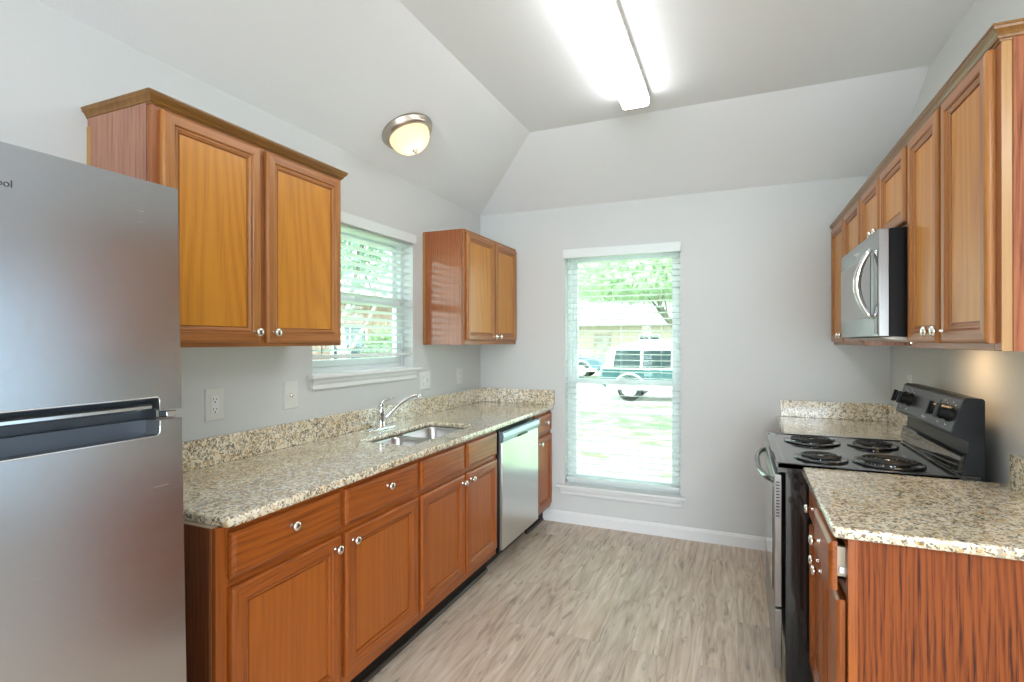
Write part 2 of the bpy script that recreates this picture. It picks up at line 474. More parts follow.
# ------------------------------------------------------------------ geometry helpers
class MB:
    def __init__(s):
        s.bm = bmesh.new()

    def face(s, vs, mat=0, smooth=False):
        try:
            f = s.bm.faces.new(vs)
            f.material_index = mat
            f.smooth = smooth
            return f
        except ValueError:
            return None

    def box(s, x0, x1, y0, y1, z0, z1, bev=0.0, mat=0, seg=2):
        co = [(x, y, z) for z in (min(z0, z1), max(z0, z1)) for y in (min(y0, y1), max(y0, y1)) for x in (min(x0, x1), max(x0, x1))]
        v = [s.bm.verts.new(c) for c in co]
        fs = [s.face([v[i] for i in q], mat) for q in ((0, 2, 3, 1), (4, 5, 7, 6), (0, 1, 5, 4), (2, 6, 7, 3), (0, 4, 6, 2), (1, 3, 7, 5))]
        if bev:
            es = set(e for f in fs for e in f.edges)
            r = bmesh.ops.bevel(s.bm, geom=list(es), offset=bev, segments=seg, affect='EDGES', profile=0.5)
            for f in r['faces']:
                f.material_index = mat
                f.smooth = True
        return s

    def loops(s, lps, mats=None, cap0=True, cap1=True, smooth=False, closed=True, matf=None):
        """connect consecutive loops of points by quads; matf(loop_i, point_i) -> material index"""
        rows = [[s.bm.verts.new(p) for p in l] for l in lps]
        n = len(rows[0])
        for i in range(len(rows)-1):
            for j in range(n if closed else n-1):
                k = (j+1) % n
                s.face([rows[i][j], rows[i][k], rows[i+1][k], rows[i+1][j]], matf(i, j) if matf else 0, smooth)
        c0 = matf(-1, 0) if matf else 0
        c1 = matf(len(rows), 0) if matf else 0
        if cap0:
            s.face(rows[0][::-1], c0)
        if cap1:
            s.face(rows[-1], c1)
        return s

    def prism(s, poly, axis, a, b, mat=0, smooth=False):
        def P(p, t):
            if axis == 'X':
                return (t, p[0], p[1])
            if axis == 'Y':
                return (p[0], t, p[1])
            return (p[0], p[1], t)
        lo = [s.bm.verts.new(P(p, a)) for p in poly]
        hi = [s.bm.verts.new(P(p, b)) for p in poly]
        n = len(poly)
        for i in range(n):
            s.face([lo[i], lo[(i+1) % n], hi[(i+1) % n], hi[i]], mat, smooth)
        s.face(lo[::-1], mat)
        s.face(hi, mat)
        return s

    def tube(s, pts, r, seg=10, mat=0, cap=True):
        pts = [Vector(p) for p in pts]
        rs = r if isinstance(r, (list, tuple)) else [r]*len(pts)
        rows = []
        up = None
        for i, p in enumerate(pts):
            t = (pts[min(i+1, len(pts)-1)]-pts[max(i-1, 0)]).normalized()
            if up is None:
                up = Vector((0, 0, 1)) if abs(t.z) < 0.9 else Vector((1, 0, 0))
            a = t.cross(up).normalized()
            bb = a.cross(t).normalized()
            up = bb
            rows.append([p+a*math.cos(2*PI*k/seg)*rs[i]+bb*math.sin(2*PI*k/seg)*rs[i] for k in range(seg)])
        vv = [[s.bm.verts.new(q) for q in row] for row in rows]
        for i in range(len(vv)-1):
            for k in range(seg):
                s.face([vv[i][k], vv[i][(k+1) % seg], vv[i+1][(k+1) % seg], vv[i+1][k]], mat, True)
        if cap:
            s.face(vv[0][::-1], mat)
            s.face(vv[-1], mat)
        return s

    def lathe(s, prof, c=(0, 0, 0), axis='Z', seg=24, mat=0):
        """prof: list of (radius, height along axis)"""
        c = Vector(c)
        rows = []
        for r, h in prof:
            row = []
            for k in range(seg):
                a = 2*PI*k/seg
                x, y = max(r, 1e-5)*math.cos(a), max(r, 1e-5)*math.sin(a)
                if axis == 'Z':
                    q = Vector((x, y, h))
                elif axis == 'Y':
                    q = Vector((x, h, y))
                else:
                    q = Vector((h, x, y))
                row.append(s.bm.verts.new(c+q))
            rows.append(row)
        for i in range(len(rows)-1):
            for k in range(seg):
                s.face([rows[i][k], rows[i][(k+1) % seg], rows[i+1][(k+1) % seg], rows[i+1][k]], mat, True)
        s.face(rows[0][::-1], mat)
        s.face(rows[-1], mat)
        return s

    def build(s, name, mats, parent=None, loc=None):
        bmesh.ops.remove_doubles(s.bm, verts=s.bm.verts, dist=1e-6)
        bmesh.ops.recalc_face_normals(s.bm, faces=s.bm.faces)
        me = bpy.data.meshes.new(name)
        s.bm.to_mesh(me)
        s.bm.free()
        if not isinstance(mats, (list, tuple)):
            mats = [mats]
        for m in mats:
            me.materials.append(m)
        o = bpy.data.objects.new(name, me)
        C.objects.link(o)
        if parent:
            o.parent = parent
        if loc:
            o.location = loc
        return o

def thing(name, label, cat, loc=(0, 0, 0), rot=(0, 0, 0), group=None):
    o = bpy.data.objects.new(name, None)
    C.objects.link(o)
    o.location = loc
    o.rotation_euler = rot
    o.empty_display_size = 0.05
    return tag(o, label, cat, group)

def tag(o, label=None, cat=None, group=None, kind=None):
    if label:
        o['label'] = label
    if cat:
        o['category'] = cat
    if group:
        o['group'] = group
    if kind:
        o['kind'] = kind
    return o

def struct(o):
    o['kind'] = 'structure'
    return o

def copy_tree(o, parent=None):
    c = o.copy()
    C.objects.link(c)
    c.parent = parent
    for ch in list(o.children):
        copy_tree(ch, c)
    return c

def rrect(x0, x1, y0, y1, r, n=5):
    pts = []
    for cx, cy, a0 in ((x1-r, y1-r, 0), (x0+r, y1-r, 90), (x0+r, y0+r, 180), (x1-r, y0+r, 270)):
        for k in range(n+1):
            a = R(a0+90*k/n)
            pts.append((cx+r*math.cos(a), cy+r*math.sin(a)))
    return pts

# ------------------------------------------------------------------ room shell
TW = 0.16
def wall_with_hole(name, fixed, a0, a1, z0, z1, hole, axis, outward):
    """axis 'X': wall plane at x=fixed, running along y. outward: +1/-1"""
    m = MB()
    f0, f1 = sorted((fixed, fixed+outward*TW))
    def bx(a, b, c, d):
        if axis == 'X':
            m.box(f0, f1, a, b, c, d)
        else:
            m.box(a, b, f0, f1, c, d)
    if hole:
        h0, h1, k0, k1 = hole
        bx(a0, h0, z0, z1)
        bx(h1, a1, z0, z1)
        bx(h0, h1, z0, k0)
        bx(h0, h1, k1, z1)
    else:
        bx(a0, a1, z0, z1)
    return struct(m.build(name, M['wall']))

HL = (2.055, 2.955, 1.245, 2.10)       # left window opening (y, y, z, z)
HB = (-1.240, -0.375, 0.30, 2.11)      # far window opening (x, x, z, z)
wall_with_hole('wall_left', XL, YR-TW, D+TW, -0.3, HE, HL, 'X', -1)
wall_with_hole('wall_back', D, XL, XR, -0.3, HE, HB, 'Y', 1)
PT = 0.12
m = MB()
m.box(XR, XR+PT, 1.56, D, -0.0, ZF+0.06)
struct(m.build('wall_right', M['wall']))
m = MB()
m.box(XR, XO+TW, D, D+TW, -0.3, ZF+0.06)
struct(m.build('wall_dining', M['wall']))
m = MB()
m.box(XO, XO+TW, YR, 0.75, -0.3, ZF+0.06)
m.box(XO, XO+TW, 3.05, D, -0.3, ZF+0.06)
m.box(XO, XO+TW, 0.75, 3.05, 2.28, ZF+0.06)
m.box(XO, XO+TW, 0.75, 3.05, -0.3, 0.32)
struct(m.build('wall_side', M['wall']))
m = MB()
pts = []
N = 60
for k in range(N+1):
    pts.append((XO+0.05+0.018*math.sin(k*1.15), 0.75+2.30*k/N))
back = [(x+0.003, y) for x, y in pts][::-1]
m.prism(pts+back, 'Z', 0.32, 2.28, 0, True)
struct(m.build('added_curtain', M['sheer']))  # added unseen curtain, a soft glow for the refrigerator to reflect
m = MB()
m.box(XL, -0.6, YR-TW, YR, -0.3, ZF+0.06)
m.box(2.6, XO+TW, YR-TW, YR, -0.3, ZF+0.06)
m.box(-0.6, 2.6, YR-TW, YR, 2.2, ZF+0.06)
m.box(-0.6, 2.6, YR-TW, YR, -0.3, 0.1)
struct(m.build('wall_rear', M['wall']))
m = MB()
m.box(XL-TW, XO+TW, YR-TW, D+TW, -0.12, 0.0)
struct(m.build('floor', M['floor']))

# ceiling: flat field, slope over the left wall, slope over the far wall, one mesh with thickness
m = MB()
T = 0.12
def slab(pts):
    lo = [m.bm.verts.new(p) for p in pts]
    hi = [m.bm.verts.new((p[0], p[1], p[2]+T)) for p in pts]
    n = len(pts)
    m.face(lo)
    m.face(hi[::-1])
    for i in range(n):
        m.face([lo[i], hi[i], hi[(i+1) % n], lo[(i+1) % n]])
E_ = 0.0
slab([(FX, YR-TW, ZF), (XO+TW, YR-TW, ZF), (XO+TW, D+TW, ZF), (XR+0.001, D+TW, ZF), (XR+0.001, FY, ZF), (FX, FY, ZF)])
slab([(XL, YR-TW, HE), (FX, YR-TW, ZF), (FX, FY, ZF), (XL, D, HE)])
slab([(XL, D, HE), (FX, FY, ZF), (XR, FY, ZF), (XR, D, HE)])
struct(m.build('ceiling', M['ceil']))
# the tops of the outer walls and the eaves, which close the shell to the sky
m = MB()
m.box(XL-TW-0.4, XL, YR-TW-0.3, D+TW+0.4, HE, HE+0.16)
m.box(XL, XR+TW+0.4, D, D+TW+0.4, HE, HE+0.16)
m.box(XL-0.1, XO+0.6, YR-0.6, D+0.1, ZF+0.13, ZF+0.2)
struct(m.build('trim_1', M['white']))

m = MB()
m.prism([(D-0.014, 0), (D, 0), (D, 0.088), (D-0.006, 0.086), (D-0.010, 0.076), (D-0.014, 0.070)], 'X', -1.42, XR)
struct(m.build('baseboard_back', M['white']))
m = MB()
m.prism([(XR-0.014, 0), (XR, 0), (XR, 0.088), (XR-0.006, 0.086), (XR-0.014, 0.070)], 'Y', 1.56, 1.675)
struct(m.build('baseboard_right', M['white']))

# ------------------------------------------------------------------ windows (local frame: x along the wall, -y into the room, opening 0..w)
def make_window(name, w_, z0, z1, zmid, loc, rz, sx0, sx1):
    root = struct(bpy.data.objects.new(name, None))
    C.objects.link(root)
    root.location = loc
    root.rotation_euler = (0, 0, rz)
    f = MB()
    y0, y1 = 0.075, 0.145
    t = 0.032
    f.box(0, t, y0, y1, z0, z1, 0.003)
    f.box(w_-t, w_, y0, y1, z0, z1, 0.003)
    f.box(t, w_-t, y0, y1, z1-t, z1, 0.003)
    f.box(t, w_-t, y0, y1, z0, z0+t, 0.003)
    f.build('window_frame', M['vinyl'], root)
    def sash(nm, za, zb, ya, yb, b=0.038):
        q = MB()
        q.box(t, t+b, ya, yb, za, zb, 0.003)
        q.box(w_-t-b, w_-t, ya, yb, za, zb, 0.003)
        q.box(t+b, w_-t-b, ya, yb, za, za+b, 0.003)
        q.box(t+b, w_-t-b, ya, yb, zb-b, zb, 0.003)
        so = q.build(nm, M['vinyl'], root)
        g = MB()
        g.box(t+b-0.004, w_-t-b+0.004, (ya+yb)/2-0.003, (ya+yb)/2+0.003, za+b-0.004, zb-b+0.004)
        g.build('pane', M['glass'], so)
        return so
    sash('lower_sash', z0+t, zmid+0.022, 0.080, 0.108)
    sash('upper_sash', zmid-0.022, z1-t, 0.112, 0.140)
    k = MB()
    k.box(w_/2-0.03, w_/2+0.03, 0.066, 0.082, zmid+0.010, zmid+0.028, 0.003)
    k.build('sash_lock', M['vinyl'], root)
    s = MB()
    s.box(0, w_, -0.001, 0.078, z0-0.02, z0+0.002)
    s.box(sx0, sx1, -0.045, 0.0, z0-0.020, z0+0.002, 0.006, 0, 3)
    s.build('window_sill', M['white'], root)
    a = MB()
    a.prism([(0, z0-0.02), (-0.022, z0-0.02), (-0.022, z0-0.040), (-0.015, z0-0.052), (-0.015, z0-0.072), (-0.008, z0-0.080), (0, z0-0.080)], 'X', sx0+0.03, sx1-0.03)
    a.build('window_apron', M['white'], root)
    return root

# far wall: local x = world x, -y into room
make_window('window_1', HB[1]-HB[0], HB[2], HB[3], 1.10, (HB[0], D, 0), 0, -0.062, (HB[1]-HB[0])+0.036)
# left wall: local x -> +Y world, local -y -> +X world  (rz = 90)
make_window('window_2', HL[1]-HL[0], HL[2], HL[3], 1.66, (XL, HL[0], 0), PI/2, -0.042, (HL[1]-HL[0])+0.048)

def make_blind(label, w_, zt, zb, loc, rz, v0, v1, vz0, vz1, tilt, wand_x):
    root = thing('window_blind', label, 'blind', loc, (0, 0, rz))
    m = MB()
    m.box(v0, v1, -0.020, -0.006, vz0, vz1, 0.003)
    m.box(v0, v0+0.006, -0.012, 0.02 if v0 > 0 else 0.0, vz0, vz1)
    m.box(v1-0.006, v1, -0.012, 0.0, vz0, vz1)
    m.build('valance', M['slat'], root)
    m = MB()
    m.box(0.006, w_-0.006, 0.008, 0.062, zt-0.045, zt-0.004, 0.002)
    m.build('head_rail', M['slat'], root)
    m = MB()
    pitch = 0.0445
    n = int((zt-0.07-zb-0.03)/pitch)
    c, s = math.cos(tilt), math.sin(tilt)
    for i in range(n+1):
        z = zb+0.045+i*pitch
        pts = []
        for yy, zz in ((-0.025, -0.0015), (-0.012, 0.0012), (0, 0.002), (0.012, 0.0012), (0.025, -0.0015)):
            pts.append((yy, zz+0.0012))
        for yy, zz in ((0.025, -0.0015), (0.012, 0.0012), (0, 0.002), (-0.012, 0.0012), (-0.025, -0.0015)):
            pts.append((yy, zz-0.0012))
        poly = [(0.035+a*c-b*s, z+a*s+b*c) for a, b in pts]
        m.prism(poly, 'X', 0.008, w_-0.008)
    m.build('slats', M['slat'], root)
    m = MB()
    m.box(0.008, w_-0.008, 0.010, 0.060, zb, zb+0.020, 0.004)
    m.build('bottom_rail', M['slat'], root)
    for fx in (0.16, 0.5, 0.84):
        m = MB()
        for yy in (0.009, 0.061):
            m.tube([(fx*w_, yy, zb+0.01), (fx*w_, yy, zt-0.04)], 0.0008, 5)
        m.build('ladder_cord', M['slat'], root)
    m = MB()
    m.tube([(wand_x, -0.004, zt-0.07), (wand_x, -0.006, zt-0.75)], 0.004, 8)
    m.build('tilt_wand', M['slat'], root)
    return root

make_blind('tall white slatted blind over the far wall window, sill near the floor', HB[1]-HB[0], HB[3], 0.335, (HB[0], D, 0), 0,
           -0.011, HB[1]-HB[0]+0.004, 2.058, 2.127, R(-4), 0.10)
make_blind('short white slatted blind over the left wall window above the sink', HL[1]-HL[0], HL[3], 1.325, (XL, HL[0], 0), PI/2,
           -0.012, HL[1]-HL[0]+0.012, 2.058, 2.118, R(-12), 0.06)

# ------------------------------------------------------------------ cabinet parts (local frame: front faces -y, x along the run, z up)
def knob(parent, x, y, z):
    m = MB()
    m.lathe([(0.0075, 0), (0.0075, -0.003), (0.0048, -0.005), (0.0045, -0.015), (0.008, -0.018), (0.0155, -0.021), (0.0165, -0.025), (0.0145, -0.030), (0.008, -0.0325), (0.0, -0.033)], (x, y, z), 'Y', 20)
    return m.build('knob', M['nickel'], parent)

def door(root, x0, x1, z0, z1, yb, mv, mh, mp, kx=None, kz=None, name='door', rail=0.052):
    """yb: y of the back of the door; it is 20 mm thick"""
    m = MB()
    prof = [(0, 0), (0, -0.012), (0.002, -0.0155), (0.005, -0.018), (0.010, -0.020), (rail-0.003, -0.020), (rail, -0.0170),
            (rail+0.0015, -0.0130), (rail+0.004, -0.0150), (rail+0.008, -0.0150), (rail+0.012, -0.0115), (rail+0.015, -0.0105), (rail+0.0165, -0.0050), (rail+0.0195, -0.0050), (rail+0.021, -0.0080)]
    lps = []
    for i, d in prof:
        lps.append([(x0+i, yb+d, z0+i), (x1-i, yb+d, z0+i), (x1-i, yb+d, z1-i), (x0+i, yb+d, z1-i)])
    def mf(i, j):
        if i == -1:
            return 0
        if i >= len(prof):
            return 2
        return 1 if j in (0, 2) else 0
    m.loops(lps, matf=mf)
    d = m.build(name, [mv, mh, mp], root)
    if kx is not None:
        knob(d, kx, yb-0.020, kz)
    return d

def slab_front(root, x0, x1, z0, z1, yb, mh, kx=None, kz=None, name='drawer'):
    m = MB()
    prof = [(0, 0), (0, -0.011), (0.003, -0.015), (0.008, -0.0175), (0.014, -0.020)]
    lps = [[(x0+i, yb+d, z0+i), (x1-i, yb+d, z0+i), (x1-i, yb+d, z1-i), (x0+i, yb+d, z1-i)] for i, d in prof]
    m.loops(lps)
    d = m.build(name, [mh], root)
    if kx is not None:
        knob(d, kx, yb-0.020, kz)
    return d

def carcass(root, w_, depth, z0, z1, mv, mh, near=None, far=None, stiles=(), rails=(), sw=0.038, top_rail=0.038, bot_rail=0.038, fm=None, kick=None, open_top=False):
    """hollow box with a 19 mm face frame; front of frame at y=-depth. near/far: (x side, material) finished side panels"""
    t = 0.016
    m = MB()
    yb, yf = -0.004, -(depth-0.019)
    m.box(0.001, t, yf, yb, z0, z1)
    m.box(w_-t, w_-0.001, yf, yb, z0, z1)
    m.box(t, w_-t, yf, yb, z0+0.012, z0+0.012+t)
    if not open_top:
        m.box(t, w_-t, yf, yb, z1-t, z1)
    m.box(t, w_-t, yb-0.006, yb, z0+0.028, z1-0.016)
    m.build('carcass', M['inside'], root)
    m = MB()
    m.box(0, sw, -depth, yf, z0, z1, 0.0015, 0)
    m.box(w_-sw, w_, -depth, yf, z0, z1, 0.0015, 0)
    for a, b in stiles:
        m.box(a, b, -depth, yf, z0+bot_rail, z1-top_rail, 0.0015, 0)
    m.box(sw, w_-sw, -depth, yf, z0, z0+bot_rail, 0.0015, 1)
    m.box(sw, w_-sw, -depth, yf, z1-top_rail, z1, 0.0015, 1)
    for a, b in rails:
        m.box(sw, w_-sw, -depth+0.0004, yf, a, b, 0.0015, 1)
    m.build('face_frame', [fm or mv, mh], root)
    for x, mat in ((near, 0), (far, 1)):
        if x:
            m = MB()
            if mat == 0:
                m.box(-0.005, 0.0005, yf+0.001, yb, z0, z1)
                m.build('side_panel', x, root)
            else:
                m.box(w_-0.0005, w_+0.005, yf+0.001, yb, z0, z1)
                m.build('side_panel', x, root)

def crown(root, w_, depth, z, ends, mat):
    """moulding around the front and the given ends ('0' = x=0 end, '1' = far end); profile swept with mitres"""
    prof = [(0.0, -0.018), (0.003, -0.018), (0.004, -0.013), (0.008, -0.012), (0.009, -0.007), (0.013, -0.001), (0.019, 0.005), (0.020, 0.006), (0.021, 0.012), (0.023, 0.013), (0.023, 0.018), (0.0, 0.018)]
    m = MB()
    rows = []
    for o, h in prof:
        pts = []
        if '0' in ends:
            pts += [(-o, 0.0, z+h), (-o, -depth-o, z+h)]
        else:
            pts += [(0, -depth-o, z+h)]
        if '1' in ends:
            pts += [(w_+o, -depth-o, z+h), (w_+o, 0.0, z+h)]
        else:
            pts += [(w_, -depth-o, z+h)]
        rows.append(pts)
    n = len(rows[0])
    vv = [[m.bm.verts.new(p) for p in r] for r in rows]
    for i in range(len(vv)):
        k = (i+1) % len(vv)
        for j in range(n-1):
            m.face([vv[i][j], vv[i][j+1], vv[k][j+1], vv[k][j]])
    m.face([vv[i][0] for i in range(len(vv))])
    m.face([vv[i][-1] for i in range(len(vv))][::-1])
    return m.build('crown_moulding', mat, root)

LROT = (0, 0, PI/2)          # local x -> +Y, front -> +X
RROT = (0, 0, -PI/2)         # local x -> -Y, front -> -X
UT, UB = 2.155, 1.397

# --- left upper cabinets
DU = XL*-1-1.656             # depth to frame front
y0 = 1.056
w_ = 1.897-y0
c = thing('wall_cabinet', 'golden oak wall cabinet with two doors and crown moulding, hung beside the refrigerator', 'cabinet', (XL, y0, 0), LROT)
carcass(c, w_, DU, UB, UT, M['upV'], M['upH'], near=M['side'], far=M['side'], stiles=[(0.381, 0.426)], fm=M['upF'])
ed = MB()
ed.box(-0.006, 0.0, -0.022, -0.001, UB, UT-0.03)
ed.build('scribe_strip', M['edge'], c)
door(c, 0.024, 0.392, UB+0.014, 2.140, -DU, M['upV'], M['upH'], M['upP'], 0.388-0.026, UB+0.054, rail=0.038)
door(c, 0.418, w_-0.016, UB+0.014, 2.140, -DU, M['upV'], M['upH'], M['upP'], 0.420+0.026, UB+0.054, rail=0.038)
crown(c, w_, DU, 2.166, '01', M['crown'])

y0 = 3.078
w_ = D-0.002-y0
c = thing('wall_cabinet', 'small two-door oak wall cabinet in the corner right of the sink window, glossy side', 'cabinet', (XL, y0, 0), LROT)
carcass(c, w_, DU, UB-0.005, UT+0.005, M['upV'], M['upH'], near=M['sideR'], stiles=[(0.435, 0.470)], fm=M['upF'])
ed = MB()
ed.box(-0.006, 0.0, -0.022, -0.001, UB, UT)
ed.build('scribe_strip', M['edge'], c)
door(c, 0.018, 0.440, UB+0.024, 2.140, -DU, M['upV'], M['upH'], M['upP'], 0.440-0.030, UB+0.052, rail=0.036)
door(c, 0.466, w_-0.020, UB+0.024, 2.140, -DU, M['upV'], M['upH'], M['upP'], 0.466+0.030, UB+0.052, rail=0.036)

# --- right upper cabinets (local x = YF - Y)
DR = XR-0.573
RB = 1.392
def rcab(yf, yn, label, z0):
    c = thing('wall_cabinet', label, 'cabinet', (XR, yf, 0), RROT)
    return c, yf-yn
c, w_ = rcab(2.303, 1.598, 'tall two-door oak wall cabinet at the near end of the right wall, red veneer side', RB)
carcass(c, w_, DR, RB, UT-0.02, M['upV'], M['upH'], far=M['sideM'], stiles=[(0.325, 0.365)], fm=M['upF'])
ed = MB()
ed.box(w_, w_+0.0015, -DR, -DR+0.020, RB, UT-0.02)
ed.build('frame_edge', M['edge'], c)
door(c, 0.030, 0.330, RB+0.018, 2.120, -DR, M['upV'], M['upH'], M['upP'], 0.330-0.022, RB+0.054, rail=0.036)
door(c, 0.362, w_-0.028, RB+0.018, 2.120, -DR, M['upV'], M['upH'], M['upP'], 0.362+0.026, RB+0.054, rail=0.036)
crown(c, w_+0.0, DR, 2.140, '1', M['crown'])
c, w_ = rcab(3.062, 2.303, 'short two-door oak cabinet directly above the microwave', 1.85)
carcass(c, w_, DR, 1.832, UT-0.02, M['upV'], M['upH'], stiles=[(0.362, 0.397)], fm=M['upF'])
door(c, 0.022, 0.370, 1.848, 2.120, -DR, M['upV'], M['upH'], M['upP'], 0.370-0.026, 1.876, rail=0.034)
door(c, 0.392, w_-0.012, 1.848, 2.120, -DR, M['upV'], M['upH'], M['upP'], 0.392+0.026, 1.876, rail=0.034)
crown(c, w_, DR, 2.140, '', M['crown'])
c, w_ = rcab(D-0.002, 3.062, 'tall oak wall cabinet in the far right corner, beyond the microwave', RB)
carcass(c, w_, DR, RB, UT-0.02, M['upV'], M['upH'], near=M['side'], far=M['side'], stiles=[(0.430, 0.470)], fm=M['upF'])
door(c, 0.030, 0.438, RB+0.018, 2.120, -DR, M['upV'], M['upH'], M['upP'], 0.412, RB+0.054, rail=0.036)
door(c, 0.462, w_-0.018, RB+0.018, 2.120, -DR, M['upV'], M['upH'], M['upP'], 0.490, RB+0.054, rail=0.036)
crown(c, w_, DR, 2.140, '', M['crown'])

# --- left base cabinets
DB = -1.360-XL
ZT, ZK = 0.883, 0.118
def base(y0, y1, label):
    return thing('base_cabinet', label, 'cabinet', (XL, y0, 0), LROT), y1-y0
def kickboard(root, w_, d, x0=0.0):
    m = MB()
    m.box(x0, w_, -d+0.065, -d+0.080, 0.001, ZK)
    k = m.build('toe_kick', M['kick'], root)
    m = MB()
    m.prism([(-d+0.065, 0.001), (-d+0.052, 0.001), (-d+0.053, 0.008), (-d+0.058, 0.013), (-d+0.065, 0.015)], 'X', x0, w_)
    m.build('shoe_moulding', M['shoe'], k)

c, w_ = base(1.044, 2.062, 'brown oak base cabinet beside the refrigerator, two drawers over two doors')
o_ = 1.044
carcass(c, w_, DB, ZK, ZT, M['lowV'], M['lowH'], near=M['lowDark'], stiles=[(0.496, 0.532)], rails=[(0.695, 0.735)], bot_rail=0.05)
slab_front(c, 1.082-o_, 1.540-o_, 0.728, 0.862, -DB, M['lowH'], 1.300-o_, 0.846-0.03)
slab_front(c, 1.567-o_, 2.050-o_, 0.728, 0.862, -DB, M['lowH'], 1.815-o_, 0.846-0.03)
door(c, 1.082-o_, 1.540-o_, 0.160, 0.702, -DB, M['lowV'], M['lowH'], M['lowP'], 1.504-o_, 0.665, rail=0.046)
door(c, 1.567-o_, 2.050-o_, 0.160, 0.702, -DB, M['lowV'], M['lowH'], M['lowP'], 1.600-o_, 0.665, rail=0.046)
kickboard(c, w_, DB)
c, w_ = base(2.062, 2.930, 'brown oak sink base cabinet with two false drawer fronts and two doors')
o_ = 2.062
carcass(c, w_, DB, ZK, ZT, M['lowV'], M['lowH'], stiles=[(0.425, 0.465)], rails=[(0.695, 0.735)], bot_rail=0.05, open_top=True)
slab_front(c, 2.080-o_, 2.500-o_, 0.728, 0.862, -DB, M['lowH'], name='false_drawer_front')
slab_front(c, 2.524-o_, 2.912-o_, 0.728, 0.862, -DB, M['lowH'], name='false_drawer_front')
door(c, 2.080-o_, 2.500-o_, 0.160, 0.702, -DB, M['lowV'], M['lowH'], M['lowP'], 2.464-o_, 0.665, rail=0.046)
door(c, 2.524-o_, 2.912-o_, 0.160, 0.702, -DB, M['lowV'], M['lowH'], M['lowP'], 2.560-o_, 0.665, rail=0.046)
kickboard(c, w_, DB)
c, w_ = base(3.600, D-0.002, 'narrow brown oak base cabinet in the corner right of the dishwasher')
o_ = 3.600
carcass(c, w_, DB, ZK, ZT, M['lowV'], M['lowH'], rails=[(0.695, 0.735)], bot_rail=0.05, sw=0.03)
slab_front(c, 3.617-o_, 3.936-o_, 0.722, 0.858, -DB, M['lowH'], 3.775-o_, 0.80)
door(c, 3.617-o_, 3.936-o_, 0.145, 0.695, -DB, M['lowV'], M['lowH'], M['lowP'], 3.650-o_, 0.655, rail=0.045)
kickboard(c, w_, DB)

# --- right base cabinets
DRB = XR-0.277
def rbase(yf, yn, label):
    return thing('base_cabinet', label, 'cabinet', (XR, yf, 0), RROT), yf-yn
c, w_ = rbase(2.385, 1.684, 'red oak base cabinet in the near right corner, bold grain end panel, drawer ajar')
o_ = 2.385
carcass(c, w_, DRB, ZK, ZT, M['lowV'], M['lowH'], far=M['lowEnd'], stiles=[(0.330, 0.368)], rails=[(0.695, 0.735)], bot_rail=0.05)
ed = MB()
ed.box(w_+0.0, w_+0.006, -DRB, -DRB+0.021, 0.001, ZT)
ed.build('frame_edge', M['lowV'], c)
ed = MB()
ed.box(w_+0.0005, w_+0.005, -DRB+0.020, -0.004, 0.001, ZK)
ed.build('end_panel_foot', M['lowEnd'], c)
slab_front(c, 0.018, 0.336, 0.722, 0.858, -DRB, M['lowH'], 0.178, 0.800)
dr = slab_front(c, 0.362, w_-0.020, 0.722, 0.858, -DRB-0.022, M['lowH'], 0.520, 0.800)
m = MB()
m.box(0.385, w_-0.040, -DRB-0.021, -DRB+0.42, 0.748, 0.756)
m.box(0.385, 0.397, -DRB-0.021, -DRB+0.42, 0.748, 0.838)
m.box(w_-0.052, w_-0.040, -DRB-0.021, -DRB+0.42, 0.748, 0.838)
m.build('drawer_box', M['creambox'], dr)
m = MB()
m.box(w_-0.040, w_-0.030, -DRB-0.015, -DRB+0.40, 0.768, 0.784)
m.build('drawer_slide', M['trimsteel'], dr)
door(c, 0.018, 0.336, 0.150, 0.698, -DRB, M['lowV'], M['lowH'], M['lowP'], 0.310, 0.662)
door(c, 0.362, w_-0.020, 0.150, 0.698, -DRB-0.003, M['lowV'], M['lowH'], M['lowP'], 0.400, 0.662)
kickboard(c, w_, DRB)
c, w_ = rbase(D-0.002, 3.190, 'oak base cabinet in the far right corner, mostly hidden behind the range')
carcass(c, w_, DRB, ZK, ZT, M['lowV'], M['lowH'], rails=[(0.695, 0.735)], bot_rail=0.05)
slab_front(c, 0.030, w_-0.020, 0.722, 0.858, -DRB, M['lowH'], w_/2, 0.800)
door(c, 0.030, w_-0.020, 0.150, 0.698, -DRB, M['lowV'], M['lowH'], M['lowP'], w_-0.06, 0.662)
kickboard(c, w_, DRB)

